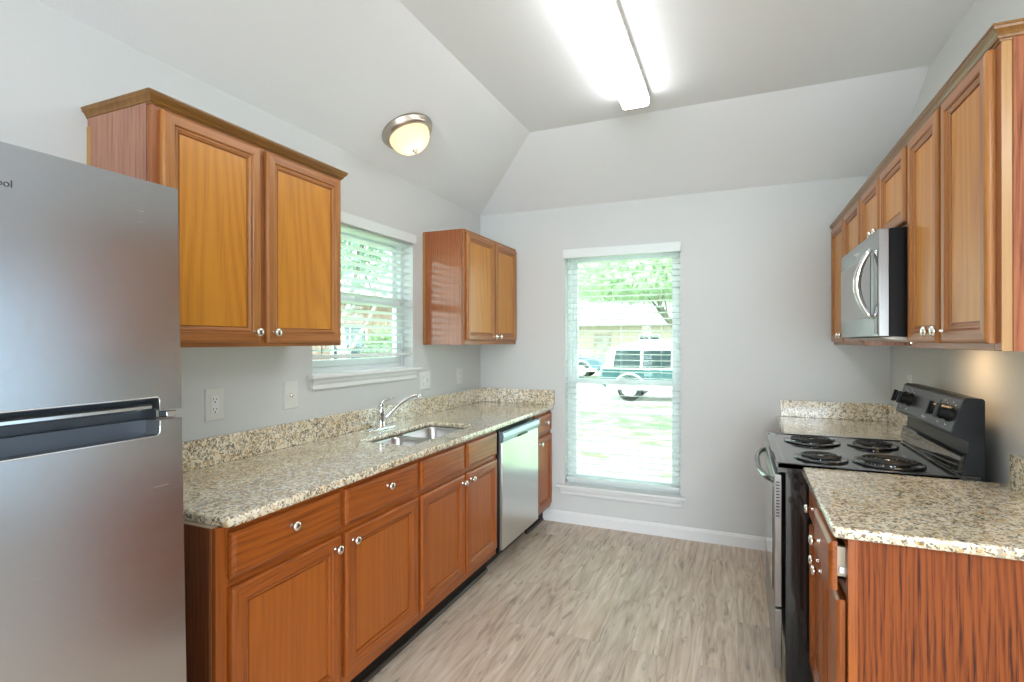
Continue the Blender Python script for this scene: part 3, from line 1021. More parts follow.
# ------------------------------------------------------------------ counters
def counter(name, label, x0, x1, y0, y1, hole=None, rc=0.012, front='x1'):
    """granite slab in world coordinates, eased edge all round, z .884-.914"""
    root = thing(name, label, 'countertop', (0, 0, 0.884))
    z0, z1 = 0.0, 0.030
    m = MB()
    def lp(i, z):
        return [(p[0], p[1], z) for p in rrect(x0+i, x1-i, y0+i, y1-i, max(rc-i, 0.001), 4)]
    prof = [(0.004, z0), (0.0, z0+0.004), (0.0, z1-0.006), (0.0018, z1-0.0018), (0.006, z1)]
    rows = [[m.bm.verts.new(p) for p in lp(i, z)] for i, z in prof]
    n = len(rows[0])
    for i in range(len(rows)-1):
        for j in range(n):
            m.face([rows[i][j], rows[i][(j+1) % n], rows[i+1][(j+1) % n], rows[i+1][j]], 0, True)
    if hole:
        hp = rrect(*hole, 0.035, 6)
        hb = [m.bm.verts.new((p[0], p[1], z0)) for p in hp]
        ht = [m.bm.verts.new((p[0], p[1], z1)) for p in hp]
        k = len(hp)
        for j in range(k):
            m.face([hb[j], hb[(j+1) % k], ht[(j+1) % k], ht[j]], 0, True)
        for outer, inner in ((rows[0], hb), (rows[-1], ht)):
            es = []
            for L in (outer, inner):
                for j in range(len(L)):
                    e = m.bm.edges.get((L[j], L[(j+1) % len(L)]))
                    es.append(e)
            bmesh.ops.triangle_fill(m.bm, edges=es, use_beauty=True)
    else:
        m.face(rows[0][::-1])
        m.face(rows[-1])
    m.build('slab', M['granite'], root)
    return root

def splash(root, boxes):
    for b in boxes:
        m = MB()
        m.box(b[0], b[1], b[2], b[3], 0.0305, b[4]-0.884, 0.002)
        m.build('backsplash', M['granite'], root)

HX0, HX1, HY0, HY1 = -1.765, -1.442, 2.135, 2.835
r_ = counter('countertop', 'long speckled granite countertop with the sink cut out, along the left wall', XL+0.001, -1.326, 1.058, D-0.001, (HX0, HX1, HY0, HY1), rc=0.030)
splash(r_, [(XL+0.001, XL+0.021, 1.060, D-0.022, 1.028), (XL+0.001, -1.324, D-0.021, D-0.001, 1.030)])
r_ = counter('countertop', 'short granite countertop at the near right, in front of the range', 0.237, XR-0.001, 1.652, 2.392)
splash(r_, [(XR-0.029, XR-0.001, 1.655, 2.318, 1.030)])
r_ = counter('countertop', 'granite countertop in the far right corner behind the range', 0.237, XR-0.001, 3.186, D-0.001)
splash(r_, [(0.262, XR-0.022, D-0.021, D-0.001, 1.022), (XR-0.021, XR-0.001, 3.19, D-0.001, 1.022)])

# ------------------------------------------------------------------ sink and faucet
c = thing('sink', 'double bowl stainless steel sink set under the left countertop', 'sink', (0, 0, 0))
m = MB()
ym = (HY0+HY1)/2
outer = rrect(HX0-0.03, HX1+0.03, HY0-0.03, HY1+0.03, 0.06, 6)
def bowl(ya, yb_):
    q = MB()
    prof = [(-0.018, 0.8825), (-0.004, 0.8825), (0.001, 0.879), (0.004, 0.868), (0.012, 0.730), (0.022, 0.712), (0.045, 0.704)]
    lps = []
    for i, z in prof:
        lps.append([(p[0], p[1], z) for p in rrect(HX0+i-0.004, HX1-i+0.004, ya+i, yb_-i, max(0.05-i*0.4, 0.02), 6)])
    # outside skin so the bowl has thickness
    back = [(0.045, 0.702), (0.018, 0.708), (0.008, 0.730), (0.0, 0.868), (-0.018, 0.8805)]
    for i, z in back:
        lps.append([(p[0], p[1], z) for p in rrect(HX0+i-0.006, HX1-i+0.006, ya+i-0.001, yb_-i+0.001, max(0.05-i*0.4, 0.02), 6)])
    rows = [[q.bm.verts.new(p) for p in l] for l in lps]
    n = len(rows[0])
    for i in range(len(rows)):
        k = (i+1) % len(rows)
        if i == 6:
            continue
        for j in range(n):
            q.face([rows[i][j], rows[i][(j+1) % n], rows[k][(j+1) % n], rows[k][j]], 0, True)
    q.face(rows[6])
    q.face(rows[7][::-1])
    b = q.build('bowl', M['bowl'], c)
    q = MB()
    q.lathe([(0.040, 0.7042), (0.040, 0.7065), (0.033, 0.7070), (0.028, 0.7050), (0.006, 0.7050), (0.006, 0.711), (0.0, 0.711)], ((HX0+HX1)/2, (ya+yb_)/2, 0), 'Z', 24)
    q.build('drain', M['chrome'], b)
bowl(HY0-0.002, ym-0.012)
bowl(ym+0.012, HY1+0.002)

c = thing('faucet', 'chrome single-handle kitchen faucet standing behind the sink', 'faucet', (-1.868, 2.468, 0.914))
m = MB()
prof = [(0.0, 0.0005), (0.0, 0.008), (0.004, 0.013), (0.012, 0.016)]
lps = [[(p[0], p[1], z) for p in rrect(-0.028+i, 0.028-i, -0.125+i, 0.125-i, 0.027-i, 6)] for i, z in prof]
m.loops(lps, smooth=True)
m.build('deck_plate', M['chrome'], c)
m = MB()
m.lathe([(0.027, 0.014), (0.026, 0.022), (0.0215, 0.030), (0.0215, 0.075), (0.024, 0.080), (0.024, 0.112), (0.021, 0.126), (0.012, 0.134), (0, 0.135)], (0, 0, 0), 'Z', 24)
m.build('body', M['chrome'], c)
m = MB()
pts = []
dirv = Vector((0.62, 0.78, 0)).normalized()
for k in range(13):
    t = k/12
    d = 0.018+0.205*t
    z = 0.055+0.128*math.sin(t*PI*0.52)
    pts.append((dirv.x*d, dirv.y*d, z))
m.tube(pts, [0.0125-0.0025*(k/12) for k in range(13)], 12)
e = pts[-1]
m.tube([(e[0], e[1], e[2]+0.010), (e[0]+0.002, e[1]+0.002, e[2]-0.022)], [0.013, 0.0125], 12)
m.build('spout', M['chrome'], c)
m = MB()
m.tube([(0, 0, 0.120), (0.0, 0.002, 0.142), (0.002, 0.014, 0.158), (0.008, 0.034, 0.166), (0.016, 0.058, 0.170), (0.024, 0.088, 0.176)], [0.017, 0.0155, 0.012, 0.009, 0.007, 0.006], 10)
m.build('lever', M['chrome'], c)

# ------------------------------------------------------------------ dishwasher
c = thing('dishwasher', 'stainless steel dishwasher under the left countertop, between oak base cabinets', 'dishwasher', (XL, 2.934, 0), LROT)
W = 0.660
FD = -(-1.327-XL)        # local y of the front of the door
m = MB()
m.box(0.004, W-0.004, -0.56, -0.02, 0.10, 0.868)
m.build('tub', M['blackm'], c)
m = MB()
m.box(0.022, W-0.006, FD, -0.555, 0.128, 0.792, 0.006, 0, 3)
d_ = m.build('door', M['steelDW'], c)
m = MB()
m.box(0.004, 0.022, FD+0.018, -0.555, 0.112, 0.862, 0.002)
m.build('dark_gap_strip', M['blackm'], d_)  # black strip stands in for the shaded gap beside the door
m = MB()
yy = FD
prof = [(-0.555, 0.792), (yy+0.004, 0.792), (yy-0.004, 0.800), (yy-0.010, 0.822), (yy-0.006, 0.848), (yy+0.006, 0.856), (-0.555, 0.856)]
m.prism(prof, 'X', 0.018, W-0.006, 0, False)
k_ = m.build('control_strip', M['dwstrip'], c)
m = MB()
m.box(0.26, 0.42, yy-0.0105, yy-0.002, 0.790, 0.803, 0.003)
m.build('handle_pocket', M['slot'], k_)
m = MB()
m.box(0.01, W-0.01, -0.53, -0.515, 0.004, 0.118)
m.build('toe_panel', M['blackm'], c)

# ------------------------------------------------------------------ range
SY0, SY1, SZ = 2.396, 3.172, 0.922
c = thing('range', 'black freestanding electric coil range with stainless oven door front', 'stove', (0, 0, 0))
m = MB()
m.box(0.178, 0.835, SY0+0.004, SY1-0.004, 0.035, 0.884, 0.003)
for zz0, zz1 in ((0.62, 0.86), (0.10, 0.50)):
    for xx in (0.196, 0.222):
        m.box(xx, xx+0.006, SY0+0.0015, SY0+0.006, zz0, zz1, 0.001)
for xx in (0.20, 0.79):
    for yy in (SY0+0.05, SY1-0.05):
        m.lathe([(0.018, 0.0), (0.018, 0.006), (0.010, 0.008), (0.010, 0.036)], (xx, yy, 0), 'Z', 12)
m.build('body', M['black'], c)
m = MB()
# cooktop with a rolled front edge
m.prism([(0.150, 0.884), (0.148, 0.900), (0.150, 0.914), (0.158, 0.921), (0.170, SZ), (0.182, SZ-0.003), (0.740, SZ-0.003), (0.752, SZ+0.004), (0.800, SZ+0.006), (0.800, 0.884)], 'Y', SY0, SY1)
m.box(0.150, 0.745, SY0, SY0+0.018, 0.900, SZ+0.0008, 0.002)
m.box(0.150, 0.745, SY1-0.018, SY1, 0.900, SZ+0.0008, 0.002)
ck = m.build('cooktop', M['cooktop'], c)
for bx_, by_, rr, turns in ((0.335, 2.965, 0.098, 5), (0.585, 2.960, 0.078, 4), (0.322, 2.555, 0.076, 4), (0.560, 2.560, 0.100, 5)):
    m = MB()
    m.lathe([(rr+0.024, SZ-0.002), (rr+0.024, SZ+0.003), (rr+0.016, SZ+0.0045), (rr+0.008, SZ+0.001), (rr-0.02, SZ-0.0015), (0.0, SZ-0.002)], (bx_, by_, 0), 'Z', 40)
    dp = m.build('drip_pan', M['black'], c)
    m = MB()
    pts = []
    N = turns*36
    for k in range(N+1):
        a = 2*PI*k/36
        r0 = 0.020+(rr-0.024)*k/N
        pts.append((bx_+r0*math.cos(a), by_+r0*math.sin(a), SZ+0.0125))
    m.tube(pts, 0.0052, 8)
    m.build('burner_coil', M['coil'], dp)
    m = MB()
    m.lathe([(0.012, SZ+0.004), (0.012, SZ+0.014), (0.0, SZ+0.015)], (bx_, by_, 0), 'Z', 16)
    for k in range(3):
        a = 2*PI*k/3+0.4
        m.tube([(bx_, by_, SZ+0.0065), (bx_+(rr+0.006)*math.cos(a), by_+(rr+0.006)*math.sin(a), SZ+0.0065)], 0.0022, 6)
    m.build('burner_bracket', M['trimsteel'], dp)
# oven door
m = MB()
m.box(0.137, 0.166, SY0+0.006, SY1-0.006, 0.332, 0.872, 0.004, 0, 2)
od = m.build('oven_door', M['steelMW'], c)
m = MB()
m.box(0.1335, 0.138, SY0+0.055, SY1-0.055, 0.380, 0.800, 0.002)
m.build('oven_window', M['ovenglass'], od)
m = MB()
for k in range(12):
    z = 0.700+k*0.0125
    m.box(0.144, 0.157, SY0+0.0045, SY0+0.0075, z, z+0.006)
m.build('door_vents', M['slot'], od)
m = MB()
pts = []
for k in range(15):
    t = k/14
    y = SY0+0.05+t*(SY1-SY0-0.10)
    s_ = min(1, math.sin(PI*t)**0.6*1.1)
    pts.append((0.134-0.046*s_, y, 0.838))
m.tube([(0.140, pts[0][1], 0.838)]+pts+[(0.140, pts[-1][1], 0.838)], 0.0115, 12)
m.build('handle', M['darkchrome'], od)
m = MB()
m.box(0.139, 0.166, SY0+0.006, SY1-0.006, 0.080, 0.322, 0.004)
m.build('storage_drawer', M['steelMW'], c)
# backguard
m = MB()
m.prism([(0.822, 0.884), (0.822, 1.198), (0.816, 1.205), (0.772, 1.208), (0.762, 1.202), (0.726, 1.075), (0.730, 1.066), (0.775, 1.050), (0.772, 1.000), (0.766, 0.996), (0.760, 0.925), (0.760, 0.884)], 'Y', SY0+0.026, SY1-0.002)
bgd = m.build('backguard', M['blackm'], c)
m = MB()
m.prism([(0.762, 0.996), (0.752, 0.990), (0.742, 0.934), (0.748, 0.928), (0.762, 0.928)], 'Y', SY0+0.028, SY1-0.004)
m.build('splash_panel', M['black'], bgd)
# control panel face frame: a = across (y), b = along slanted face
pz0, px0 = 1.080, 0.7275
pz1, px1 = 1.198, 0.7615
dn = Vector((px1-px0, 0, pz1-pz0)).normalized()
nn = Vector((-dn.z, 0, dn.x))
def onface(y, b, h=0.0):
    p = Vector((px0, y, pz0))+dn*b+nn*h
    return (p.x, p.y, p.z)
def face_box(q, y0, y1, b0, b1, h0, h1, mat=0):
    v = [q.bm.verts.new(onface(y, b, h)) for h in (h0, h1) for b in (b0, b1) for y in (y0, y1)]
    for f in ((0, 2, 3, 1), (4, 5, 7, 6), (0, 1, 5, 4), (2, 6, 7, 3), (0, 4, 6, 2), (1, 3, 7, 5)):
        q.face([v[i] for i in f], mat)
m = MB()
face_box(m, SY0+0.034, SY1-0.010, 0.002, 0.120, -0.002, 0.002)
cp = m.build('control_panel', M['ctrl'], c)
m = MB()
face_box(m, 2.625, 2.900, 0.028, 0.104, 0.002, 0.0045)
face_box(m, 2.700, 2.800, 0.055, 0.092, 0.0045, 0.006)
m.build('display_panel', M['ctrl'], cp)
def print_mark(y, b, hw, hb):
    q = MB()
    face_box(q, y-hw, y+hw, b-hb, b+hb, 0.002, 0.0026)
    q.build('printed_mark', M['mark'], cp)
for ky in (2.500, 2.585, 3.010, 3.098):
    for (dy, db) in ((0.0, 0.044), (-0.030, 0.036), (0.0, -0.046), (0.012, -0.045)):
        print_mark(ky+dy, 0.062+db, 0.0022, 0.0022)
for ky in (2.500, 2.585, 3.010, 3.098):
    m = MB()
    seg = 24
    rows = []
    for r0, h in ((0.032, 0.002), (0.032, 0.008), (0.026, 0.012), (0.024, 0.038), (0.020, 0.041), (0.0001, 0.041)):
        rows.append([m.bm.verts.new(onface(ky+r0*math.cos(2*PI*k/seg), 0.062+r0*math.sin(2*PI*k/seg), h)) for k in range(seg)])
    for i in range(len(rows)-1):
        for k in range(seg):
            m.face([rows[i][k], rows[i][(k+1) % seg], rows[i+1][(k+1) % seg], rows[i+1][k]], 0, True)
    face_box(m, ky-0.0055, ky+0.0055, 0.062-0.028, 0.062+0.028, 0.036, 0.050)
    m.build('control_knob', M['blackm'], cp)

# ------------------------------------------------------------------ lettering
def text_mesh(name, body, size, mat, parent, loc, rot, depth=0.0006):
    cu = bpy.data.curves.new(name, 'FONT')
    cu.body = body
    cu.size = size
    cu.extrude = depth
    cu.align_x = 'RIGHT'
    ob = bpy.data.objects.new(name, cu)
    C.objects.link(ob)
    dg = bpy.context.evaluated_depsgraph_get()
    dg.update()
    me = bpy.data.meshes.new_from_object(ob.evaluated_get(dg))
    bpy.data.objects.remove(ob)
    me.materials.clear()
    me.materials.append(mat)
    o = bpy.data.objects.new(name, me)
    C.objects.link(o)
    o.parent = parent
    o.location = loc
    o.rotation_euler = rot
    return o

# ------------------------------------------------------------------ microwave
MX, MY0, MY1, MZ0, MZ1 = 0.476, 2.308, 3.056, 1.432, 1.828
c = thing('microwave', 'stainless over-the-range microwave with curved handle, hung above the stove', 'microwave', (0, 0, 0))
m = MB()
m.prism([(MX+0.036, MZ0+0.002), (XR-0.005, MZ0-0.024), (XR-0.005, MZ1), (MX+0.036, MZ1)], 'Y', MY0+0.003, MY1-0.003)
m.build('body', M['blackm'], c)
m = MB()
m.prism([(MX+0.010, MZ0-0.004), (MX+0.05, MZ0-0.012), (XR-0.010, MZ0-0.030), (XR-0.010, MZ0-0.023), (MX+0.05, MZ0)], 'Y', MY0+0.010, MY1-0.010)
bp_ = m.build('bottom_plate', M['endcap'], c)
m = MB()
m.box(0.66, 0.74, 2.56, 2.66, MZ0-0.028, MZ0-0.019, 0.003)
m.build('cooktop_lamp', M['bulb'], bp_)
m = MB()
m.box(MX, MX+0.034, MY0, MY1, MZ0, MZ1, 0.003)
dd = m.build('door', M['steelMW'], c)
m = MB()
m.box(MX-0.0025, MX+0.002, MY0+0.118, MY1-0.012, MZ0+0.075, MZ1-0.075, 0.0015)
m.build('door_window', M['mwglass'], dd)
m = MB()
m.box(MX-0.002, MX+0.002, MY0+0.008, MY0+0.060, MZ0+0.010, MZ1-0.075, 0.0015)
m.build('control_area', M['mwglass'], dd)
m = MB()
pts, rad = [], []
for k in range(17):
    t = k/16
    s_ = math.sin(PI*t)
    pts.append((MX-0.004-0.042*s_**0.8, MY0+0.090+0.030*s_, MZ0+0.073+t*0.262))
    rad.append(0.0085+0.005*s_)
m.tube(pts, rad, 12)
m.build('handle', M['chrome'], dd)
text_mesh('brand_mark', 'Whirlpool', 0.026, M['mark'], dd, (MX-0.0004, 2.640, MZ1-0.050), (R(90), 0, R(-90)))

mt_ = Matrix((Vector((0, -1, 0)), dn, nn)).transposed()
text_mesh('brand_mark', 'Whirlpool', 0.012, M['mark'], cp, onface(2.735, 0.010, 0.0022), mt_.to_euler(), 0.0002)

# ------------------------------------------------------------------ refrigerator (leans back a little)
c = thing('refrigerator', 'tall stainless steel top-freezer refrigerator at the left edge', 'refrigerator', (XL+0.05, 0, 0), (0, R(-1.45), 0))
FY0, FY1 = 0.045, 0.824
FXF = 0.772           # local x of the door front
FT = 1.7525
m = MB()
m.box(0.0, 0.690, FY0+0.006, FY1-0.006, 0.03, FT-0.012, 0.006)
m.build('cabinet', M['fgrey'], c)
m = MB()
m.box(0.688, 0.700, FY0+0.012, FY1-0.012, 0.09, FT-0.014)
m.build('door_gasket', M['slate'], c)
NY = FY1-0.050        # near end of the handle recess
ZS0, ZS1 = 1.2215, 1.2435
def arc(cy, cz, r, a0, a1, n=5):
    return [(cy+r*math.cos(R(a0+(a1-a0)*k/n)), cz+r*math.sin(R(a0+(a1-a0)*k/n))) for k in range(n+1)]
def door_shell(poly, name, z0, z1, zr0, zr1):
    q = MB()
    q.prism(poly, 'X', 0.722, FXF)
    dd = q.build(name, M['steel'], c)
    q = MB()
    q.box(0.700, 0.722, FY0, FY1, z0, z1)
    q.build('door_liner', M['slate'], dd)
    return dd
rz = 0.030
p = [(FY0, ZS1), (FY0, FT), (FY1, FT), (FY1, ZS1), (NY+0.006, ZS1)]
# notch in the lower edge of the freezer door
p = [(FY0, ZS1+rz)] + [(FY0, FT), (FY1, FT), (FY1, ZS1), (NY, ZS1)] + arc(NY-0.008, ZS1+rz-0.008, 0.008, 0, 90)
fz = door_shell(p, 'freezer_door', ZS1, FT, 0, 0)
p = [(FY0, 0.105), (FY1, 0.105), (FY1, ZS0), (NY, ZS0)] + arc(NY-0.012, ZS0-0.034+0.012, 0.012, 0, -90) + [(FY0, ZS0-0.034)]
fd = door_shell(p, 'refrigerator_door', 0.105, ZS0, 0, 0)
# bright trim lines round the recess
q = MB()
q.tube([(FXF, FY0+0.002, ZS1+rz)]+[(FXF, a, b) for a, b in arc(NY-0.008, ZS1+rz-0.008, 0.008, 90, 0)]+[(FXF, NY, ZS1)], 0.0018, 6)
q.build('recess_trim', M['trimsteel'], fz)
q = MB()
q.tube([(FXF, FY0+0.002, ZS0-0.034)]+[(FXF, a, b) for a, b in arc(NY-0.012, ZS0-0.022, 0.012, -90, 0)]+[(FXF, NY, ZS0)], 0.0018, 6)
q.build('recess_trim', M['trimsteel'], fd)
q = MB()
q.prism([(0.724, ZS1+0.002), (0.758, ZS1+0.002), (0.764, ZS1+0.006), (0.764, ZS1+0.012), (0.758, ZS1+0.016), (0.724, ZS1+0.022)], 'Y', FY0+0.004, NY-0.012)
q.build('grip_lip', M['trimsteel'], fz)
q = MB()
q.box(0.735, 0.765, FY1-0.030, FY1-0.006, ZS0+0.004, ZS1-0.004, 0.002)
q.build('middle_hinge', M['trimsteel'], c)
q = MB()
q.box(0.60, 0.70, FY1-0.06, FY1-0.02, FT-0.0115, FT+0.002, 0.002)
q.build('top_hinge', M['slate'], c)
q = MB()
q.box(0.60, 0.70, FY0+0.02, FY1-0.02, 0.012, 0.095)
q.build('kick_grille', M['slate'], c)
text_mesh('brand_mark', 'Whirlpool', 0.0185, M['inkgrey'], fz, (FXF+0.0004, 0.519, 1.674), (R(90), 0, R(90)))

# ------------------------------------------------------------------ ceiling lamps
c = thing('fluorescent_fixture', 'long white fluorescent wrap light fixed to the flat ceiling', 'ceiling light', (-0.520, 2.37, ZF))
m = MB()
m.box(-0.079, 0.079, -0.61, 0.61, -0.030, -0.0005, 0.002)
m.build('base_pan', M['endcap'], c)
m = MB()
m.prism([(-0.073, -0.029), (-0.073, -0.055), (-0.068, -0.066), (-0.056, -0.072), (0.056, -0.072), (0.068, -0.066), (0.073, -0.055), (0.073, -0.029)], 'Y', -0.598, 0.598)
m.build('acrylic_diffuser', M['tube'], c)
for sgn in (-1, 1):
    m = MB()
    a, b = sorted((sgn*0.598, sgn*0.612))
    m.prism([(-0.075, -0.028), (-0.075, -0.056), (-0.070, -0.068), (-0.057, -0.0745), (0.057, -0.0745), (0.070, -0.068), (0.075, -0.056), (0.075, -0.028)], 'Y', a, b)
    m.build('end_cap', M['endcap'], c)

sl = math.atan((ZF-HE)/(FX-XL))
dx, dy = -1.690, 2.470
c = thing('dome_ceiling_light', 'round brushed nickel dome light with glowing glass on the sloped ceiling', 'ceiling light',
          (dx, dy, HE+(dx-XL)*math.tan(sl)), (0, -sl, 0))
m = MB()
m.lathe([(0.145, -0.0008), (0.146, -0.010), (0.140, -0.016), (0.138, -0.026), (0.128, -0.040), (0.117, -0.044), (0.114, -0.040), (0.114, -0.010), (0.02, -0.008)], (0, 0, 0), 'Z', 40)
m.build('metal_ring', M['bronze'], c)
m = MB()
prof = [(0.1135, -0.030)]
for k in range(1, 9):
    a = R(90*k/9)
    prof.append((0.1135*math.cos(a)**0.85, -0.036-0.092*math.sin(a)))
prof.append((0.0, -0.128))
m.lathe(prof, (0, 0, 0), 'Z', 40)
m.build('glass_bowl', M['dome'], c)
lp_ = light('dome_bulb', 'POINT', (0, 0, -0.070), (0, 0, 0), 0.30, (1.0, 0.80, 0.52), shadow_soft_size=0.02)
lp_.parent = c
m = MB()
m.lathe([(0.014, -0.126), (0.016, -0.131), (0.009, -0.135), (0.010, -0.143), (0.006, -0.149), (0.0, -0.151)], (0, 0, 0), 'Z', 16)
m.build('finial', M['bronze'], c)

# ------------------------------------------------------------------ wall plates
def plate(name, label, x, y, w_, z0, z1, rot, kind, cat='outlet'):
    """local: centre at origin, -y out of the wall"""
    c = thing(name, label, cat, (x, y, (z0+z1)/2), rot)
    h = (z1-z0)/2
    a = w_/2
    m = MB()
    prof = [(0.0, -0.0005), (0.0, -0.003), (0.003, -0.006), (0.006, -0.0065)]
    m.loops([[(-a+i, d, -h+i), (a-i, d, -h+i), (a-i, d, h-i), (-a+i, d, h-i)] for i, d in prof])
    m.build('cover_plate', M['plate'], c)
    def insert(cx, hw, hh, slots):
        q = MB()
        q.box(cx-hw, cx+hw, -0.0085, -0.006, -hh, hh, 0.001)
        s = q.build('insert', M['white'], c)
        if slots:
            for zc in (0.019, -0.022):
                for a_, b_, t_ in ((-0.0085, -0.0065, 0.009), (0.0060, 0.0080, 0.008)):
                    q = MB()
                    q.box(cx+a_, cx+b_, -0.0092, -0.008, zc, zc+t_)
                    q.build('slot', M['slot'], s)
                q = MB()
                q.lathe([(0.0032, -0.0092), (0.0032, -0.008)], (cx, 0, zc-0.008), 'Y', 10)
                q.build('ground_hole', M['slot'], s)
        return s
    if kind == 'duplex':
        insert(0, 0.018, 0.036, True)
    elif kind == 'coax':
        q = MB()
        q.lathe([(0.010, -0.006), (0.010, -0.009), (0.0065, -0.010), (0.0065, -0.016), (0.0, -0.016)], (0, 0, 0), 'Y', 16)
        q.build('coax_jack', M['nickel'], c)
    elif kind == 'double':
        insert(-0.024, 0.016, 0.034, True)
        s = insert(0.024, 0.016, 0.034, False)
        q = MB()
        q.prism([(-0.0085, 0.02), (-0.012, 0.0), (-0.0085, -0.02)], 'X', 0.018, 0.030)
        q.build('rocker', M['plate'], s)
    elif kind == 'switch':
        insert(0, 0.018, 0.034, False)
    return c
plate('wall_outlet', 'white duplex outlet on the left wall nearest the refrigerator', XL, 1.509, 0.084, 1.090, 1.224, LROT, 'duplex')
plate('cable_jack_plate', 'blank white plate with one round cable jack left of the sink window', XL, 1.911, 0.086, 1.092, 1.224, LROT, 'coax', 'wall plate')
plate('outlet_and_switch_plate', 'wide white double plate beside the sink window sill', XL, 3.096, 0.136, 1.083, 1.214, LROT, 'double')
plate('wall_outlet', 'narrow white plate under the small corner cabinet on the left wall', XL, 3.584, 0.092, 1.083, 1.211, LROT, 'duplex')
plate('wall_outlet', 'white outlet on the right wall peeking over the range backguard', XR, 3.56, 0.080, 1.115, 1.232, RROT, 'duplex')

# ------------------------------------------------------------------ outdoors
GZ = -0.30
m = MB()
m.box(-40, 40, D+TW, 12.7, GZ-0.1, GZ)
m.box(-40, XL-TW, YR, D+TW, GZ-0.1, GZ)
m.box(-40, 40, 13.6, 14.35, GZ-0.1, GZ)
m.box(-40, 40, 21.5, 80, GZ-0.1, GZ)
g = m.build('lawn', M['grass'])
tag(g, 'sunlit lawn outside the windows, running out to the street', 'lawn', kind='stuff')
m = MB()
m.box(-40, 40, 12.7, 13.6, GZ-0.1, GZ+0.01)
tag(m.build('sidewalk', M['concrete']), 'pale concrete sidewalk across the front lawn', 'sidewalk')
m = MB()
m.box(-40, 40, 14.35, 21.5, GZ-0.1, GZ-0.04)
m.box(-40, 40, 14.35, 14.5, GZ-0.1, GZ+0.01)
tag(m.build('street', M['concrete']), 'pale street with a low kerb beyond the front lawn', 'street')

def vehicle(name, label, loc, rz, L, Hh, paint, lower, roofmat, suv=True):
    """local: length along x (front at +x), side profile in xz, width along y"""
    c = thing(name, label, 'car', loc, (0, 0, rz))
    W2 = 0.93
    zb, zw, zr = 0.36, 1.02*Hh/1.75, Hh
    body = [(0.02, zb+0.12), (0.0, zw-0.25), (0.05, zw), (L*0.72, zw), (L*0.96, zw-0.10), (L, zw-0.28), (L, zb+0.10), (L-0.1, zb), (0.15, zb)]
    m = MB()
    def sec(poly, y, inset):
        cx = sum(p[0] for p in poly)/len(poly)
        cz = sum(p[1] for p in poly)/len(poly)
        return [(cx+(p[0]-cx)*(1-inset), y, cz+(p[1]-cz)*(1-inset*1.2)) for p in poly]
    m.loops([sec(body, -W2, 0.03), sec(body, -W2+0.06, 0.0), sec(body, W2-0.06, 0.0), sec(body, W2, 0.03)], smooth=False)
    bo = m.build('body', paint, c)
    cab = [(0.10, zw-0.02), (0.30, zr-0.05), (0.45, zr), (L*0.50, zr), (L*0.56, zr-0.05), (L*0.70, zw-0.02)] if suv else \
          [(L*0.38, zw-0.02), (L*0.40, zr-0.05), (L*0.43, zr), (L*0.60, zr), (L*0.64, zr-0.05), (L*0.74, zw-0.02)]
    m = MB()
    rows = []
    for y, ins in ((-W2+0.02, 0), (-W2+0.16, 1), (W2-0.16, 1), (W2-0.02, 0)):
        pass
    lo = [(p[0], p[1]) for p in cab]
    def cs(sgn):
        return [(p[0], sgn*(W2-0.03-0.17*(p[1]-zw)/(zr-zw)), p[1]) for p in lo]
    m.loops([cs(-1), cs(1)])
    m.build('cabin', roofmat, c)
    # side windows
    x0, x1 = (0.36, L*0.62) if suv else (L*0.43, L*0.66)
    n = 3 if suv else 2
    for sgn in (-1, 1):
        for k in range(n):
            a = x0+(x1-x0)*k/n+0.04
            b = x0+(x1-x0)*(k+1)/n-0.04
            m = MB()
            z0_, z1_ = zw+0.04, zr-0.12
            def yy(z):
                return sgn*(W2-0.03-0.17*(z-zw)/(zr-zw)+0.006)
            b2 = b-0.16 if k == n-1 else b
            v = [(a, yy(z0_), z0_), (b, yy(z0_), z0_), (b2, yy(z1_), z1_), (a+(0.05 if k == 0 else 0), yy(z1_), z1_)]
            m.loops([v, [(p[0], p[1]-sgn*0.02, p[2]) for p in v]])
            m.build('side_window', M['carglass'], c)
    m = MB()
    m.box(0.2, L-0.2, -W2-0.015, W2+0.015, zb-0.02, zb+0.12, 0.01)
    m.build('rocker_panel', lower, c)
    m = MB()
    m.box(-0.10, 0.10, -W2+0.05, W2-0.05, zb+0.06, zb+0.24, 0.03)
    m.build('rear_bumper', lower, c)
    m = MB()
    m.box(L-0.08, L+0.10, -W2+0.05, W2-0.05, zb+0.02, zb+0.22, 0.03)
    m.build('front_bumper', lower, c)
    for x in (0.88, L-0.90):
        for sgn in (-1, 1):
            m = MB()
            r0 = 0.36
            m.lathe([(r0*0.62, -0.11), (r0*0.96, -0.11), (r0, -0.08), (r0, 0.08), (r0*0.96, 0.11), (r0*0.62, 0.11)], (x, sgn*(W2-0.10), r0), 'Y', 28)
            t = m.build('wheel', M['tyre'], c)
            m = MB()
            m.lathe([(r0*0.62, -0.113), (r0*0.52, -0.10), (0.06, -0.09), (0.05, -0.12), (0.0, -0.12)] if sgn < 0 else [(r0*0.62, 0.113), (r0*0.52, 0.10), (0.06, 0.09), (0.05, 0.12), (0.0, 0.12)], (x, sgn*(W2-0.10), r0), 'Y', 28)
            m.build('hub', M['carwhite'], t)
            m = MB()
            pts = [(x+0.44*math.cos(a), sgn*(W2-0.0), r0+0.44*math.sin(a)) for a in [R(-5+190*k/12) for k in range(13)]]
            m.tube(pts, 0.035, 6)
            m.build('wheel_arch', lower, c)
    if suv:
        for sgn in (-1, 1):
            m = MB()
            m.tube([(0.55, sgn*0.62, zr+0.005), (0.60, sgn*0.62, zr+0.06), (L*0.46, sgn*0.62, zr+0.06), (L*0.47, sgn*0.62, zr+0.005)], 0.018, 6)
            m.build('roof_rail', M['trimsteel'], c)
    return c
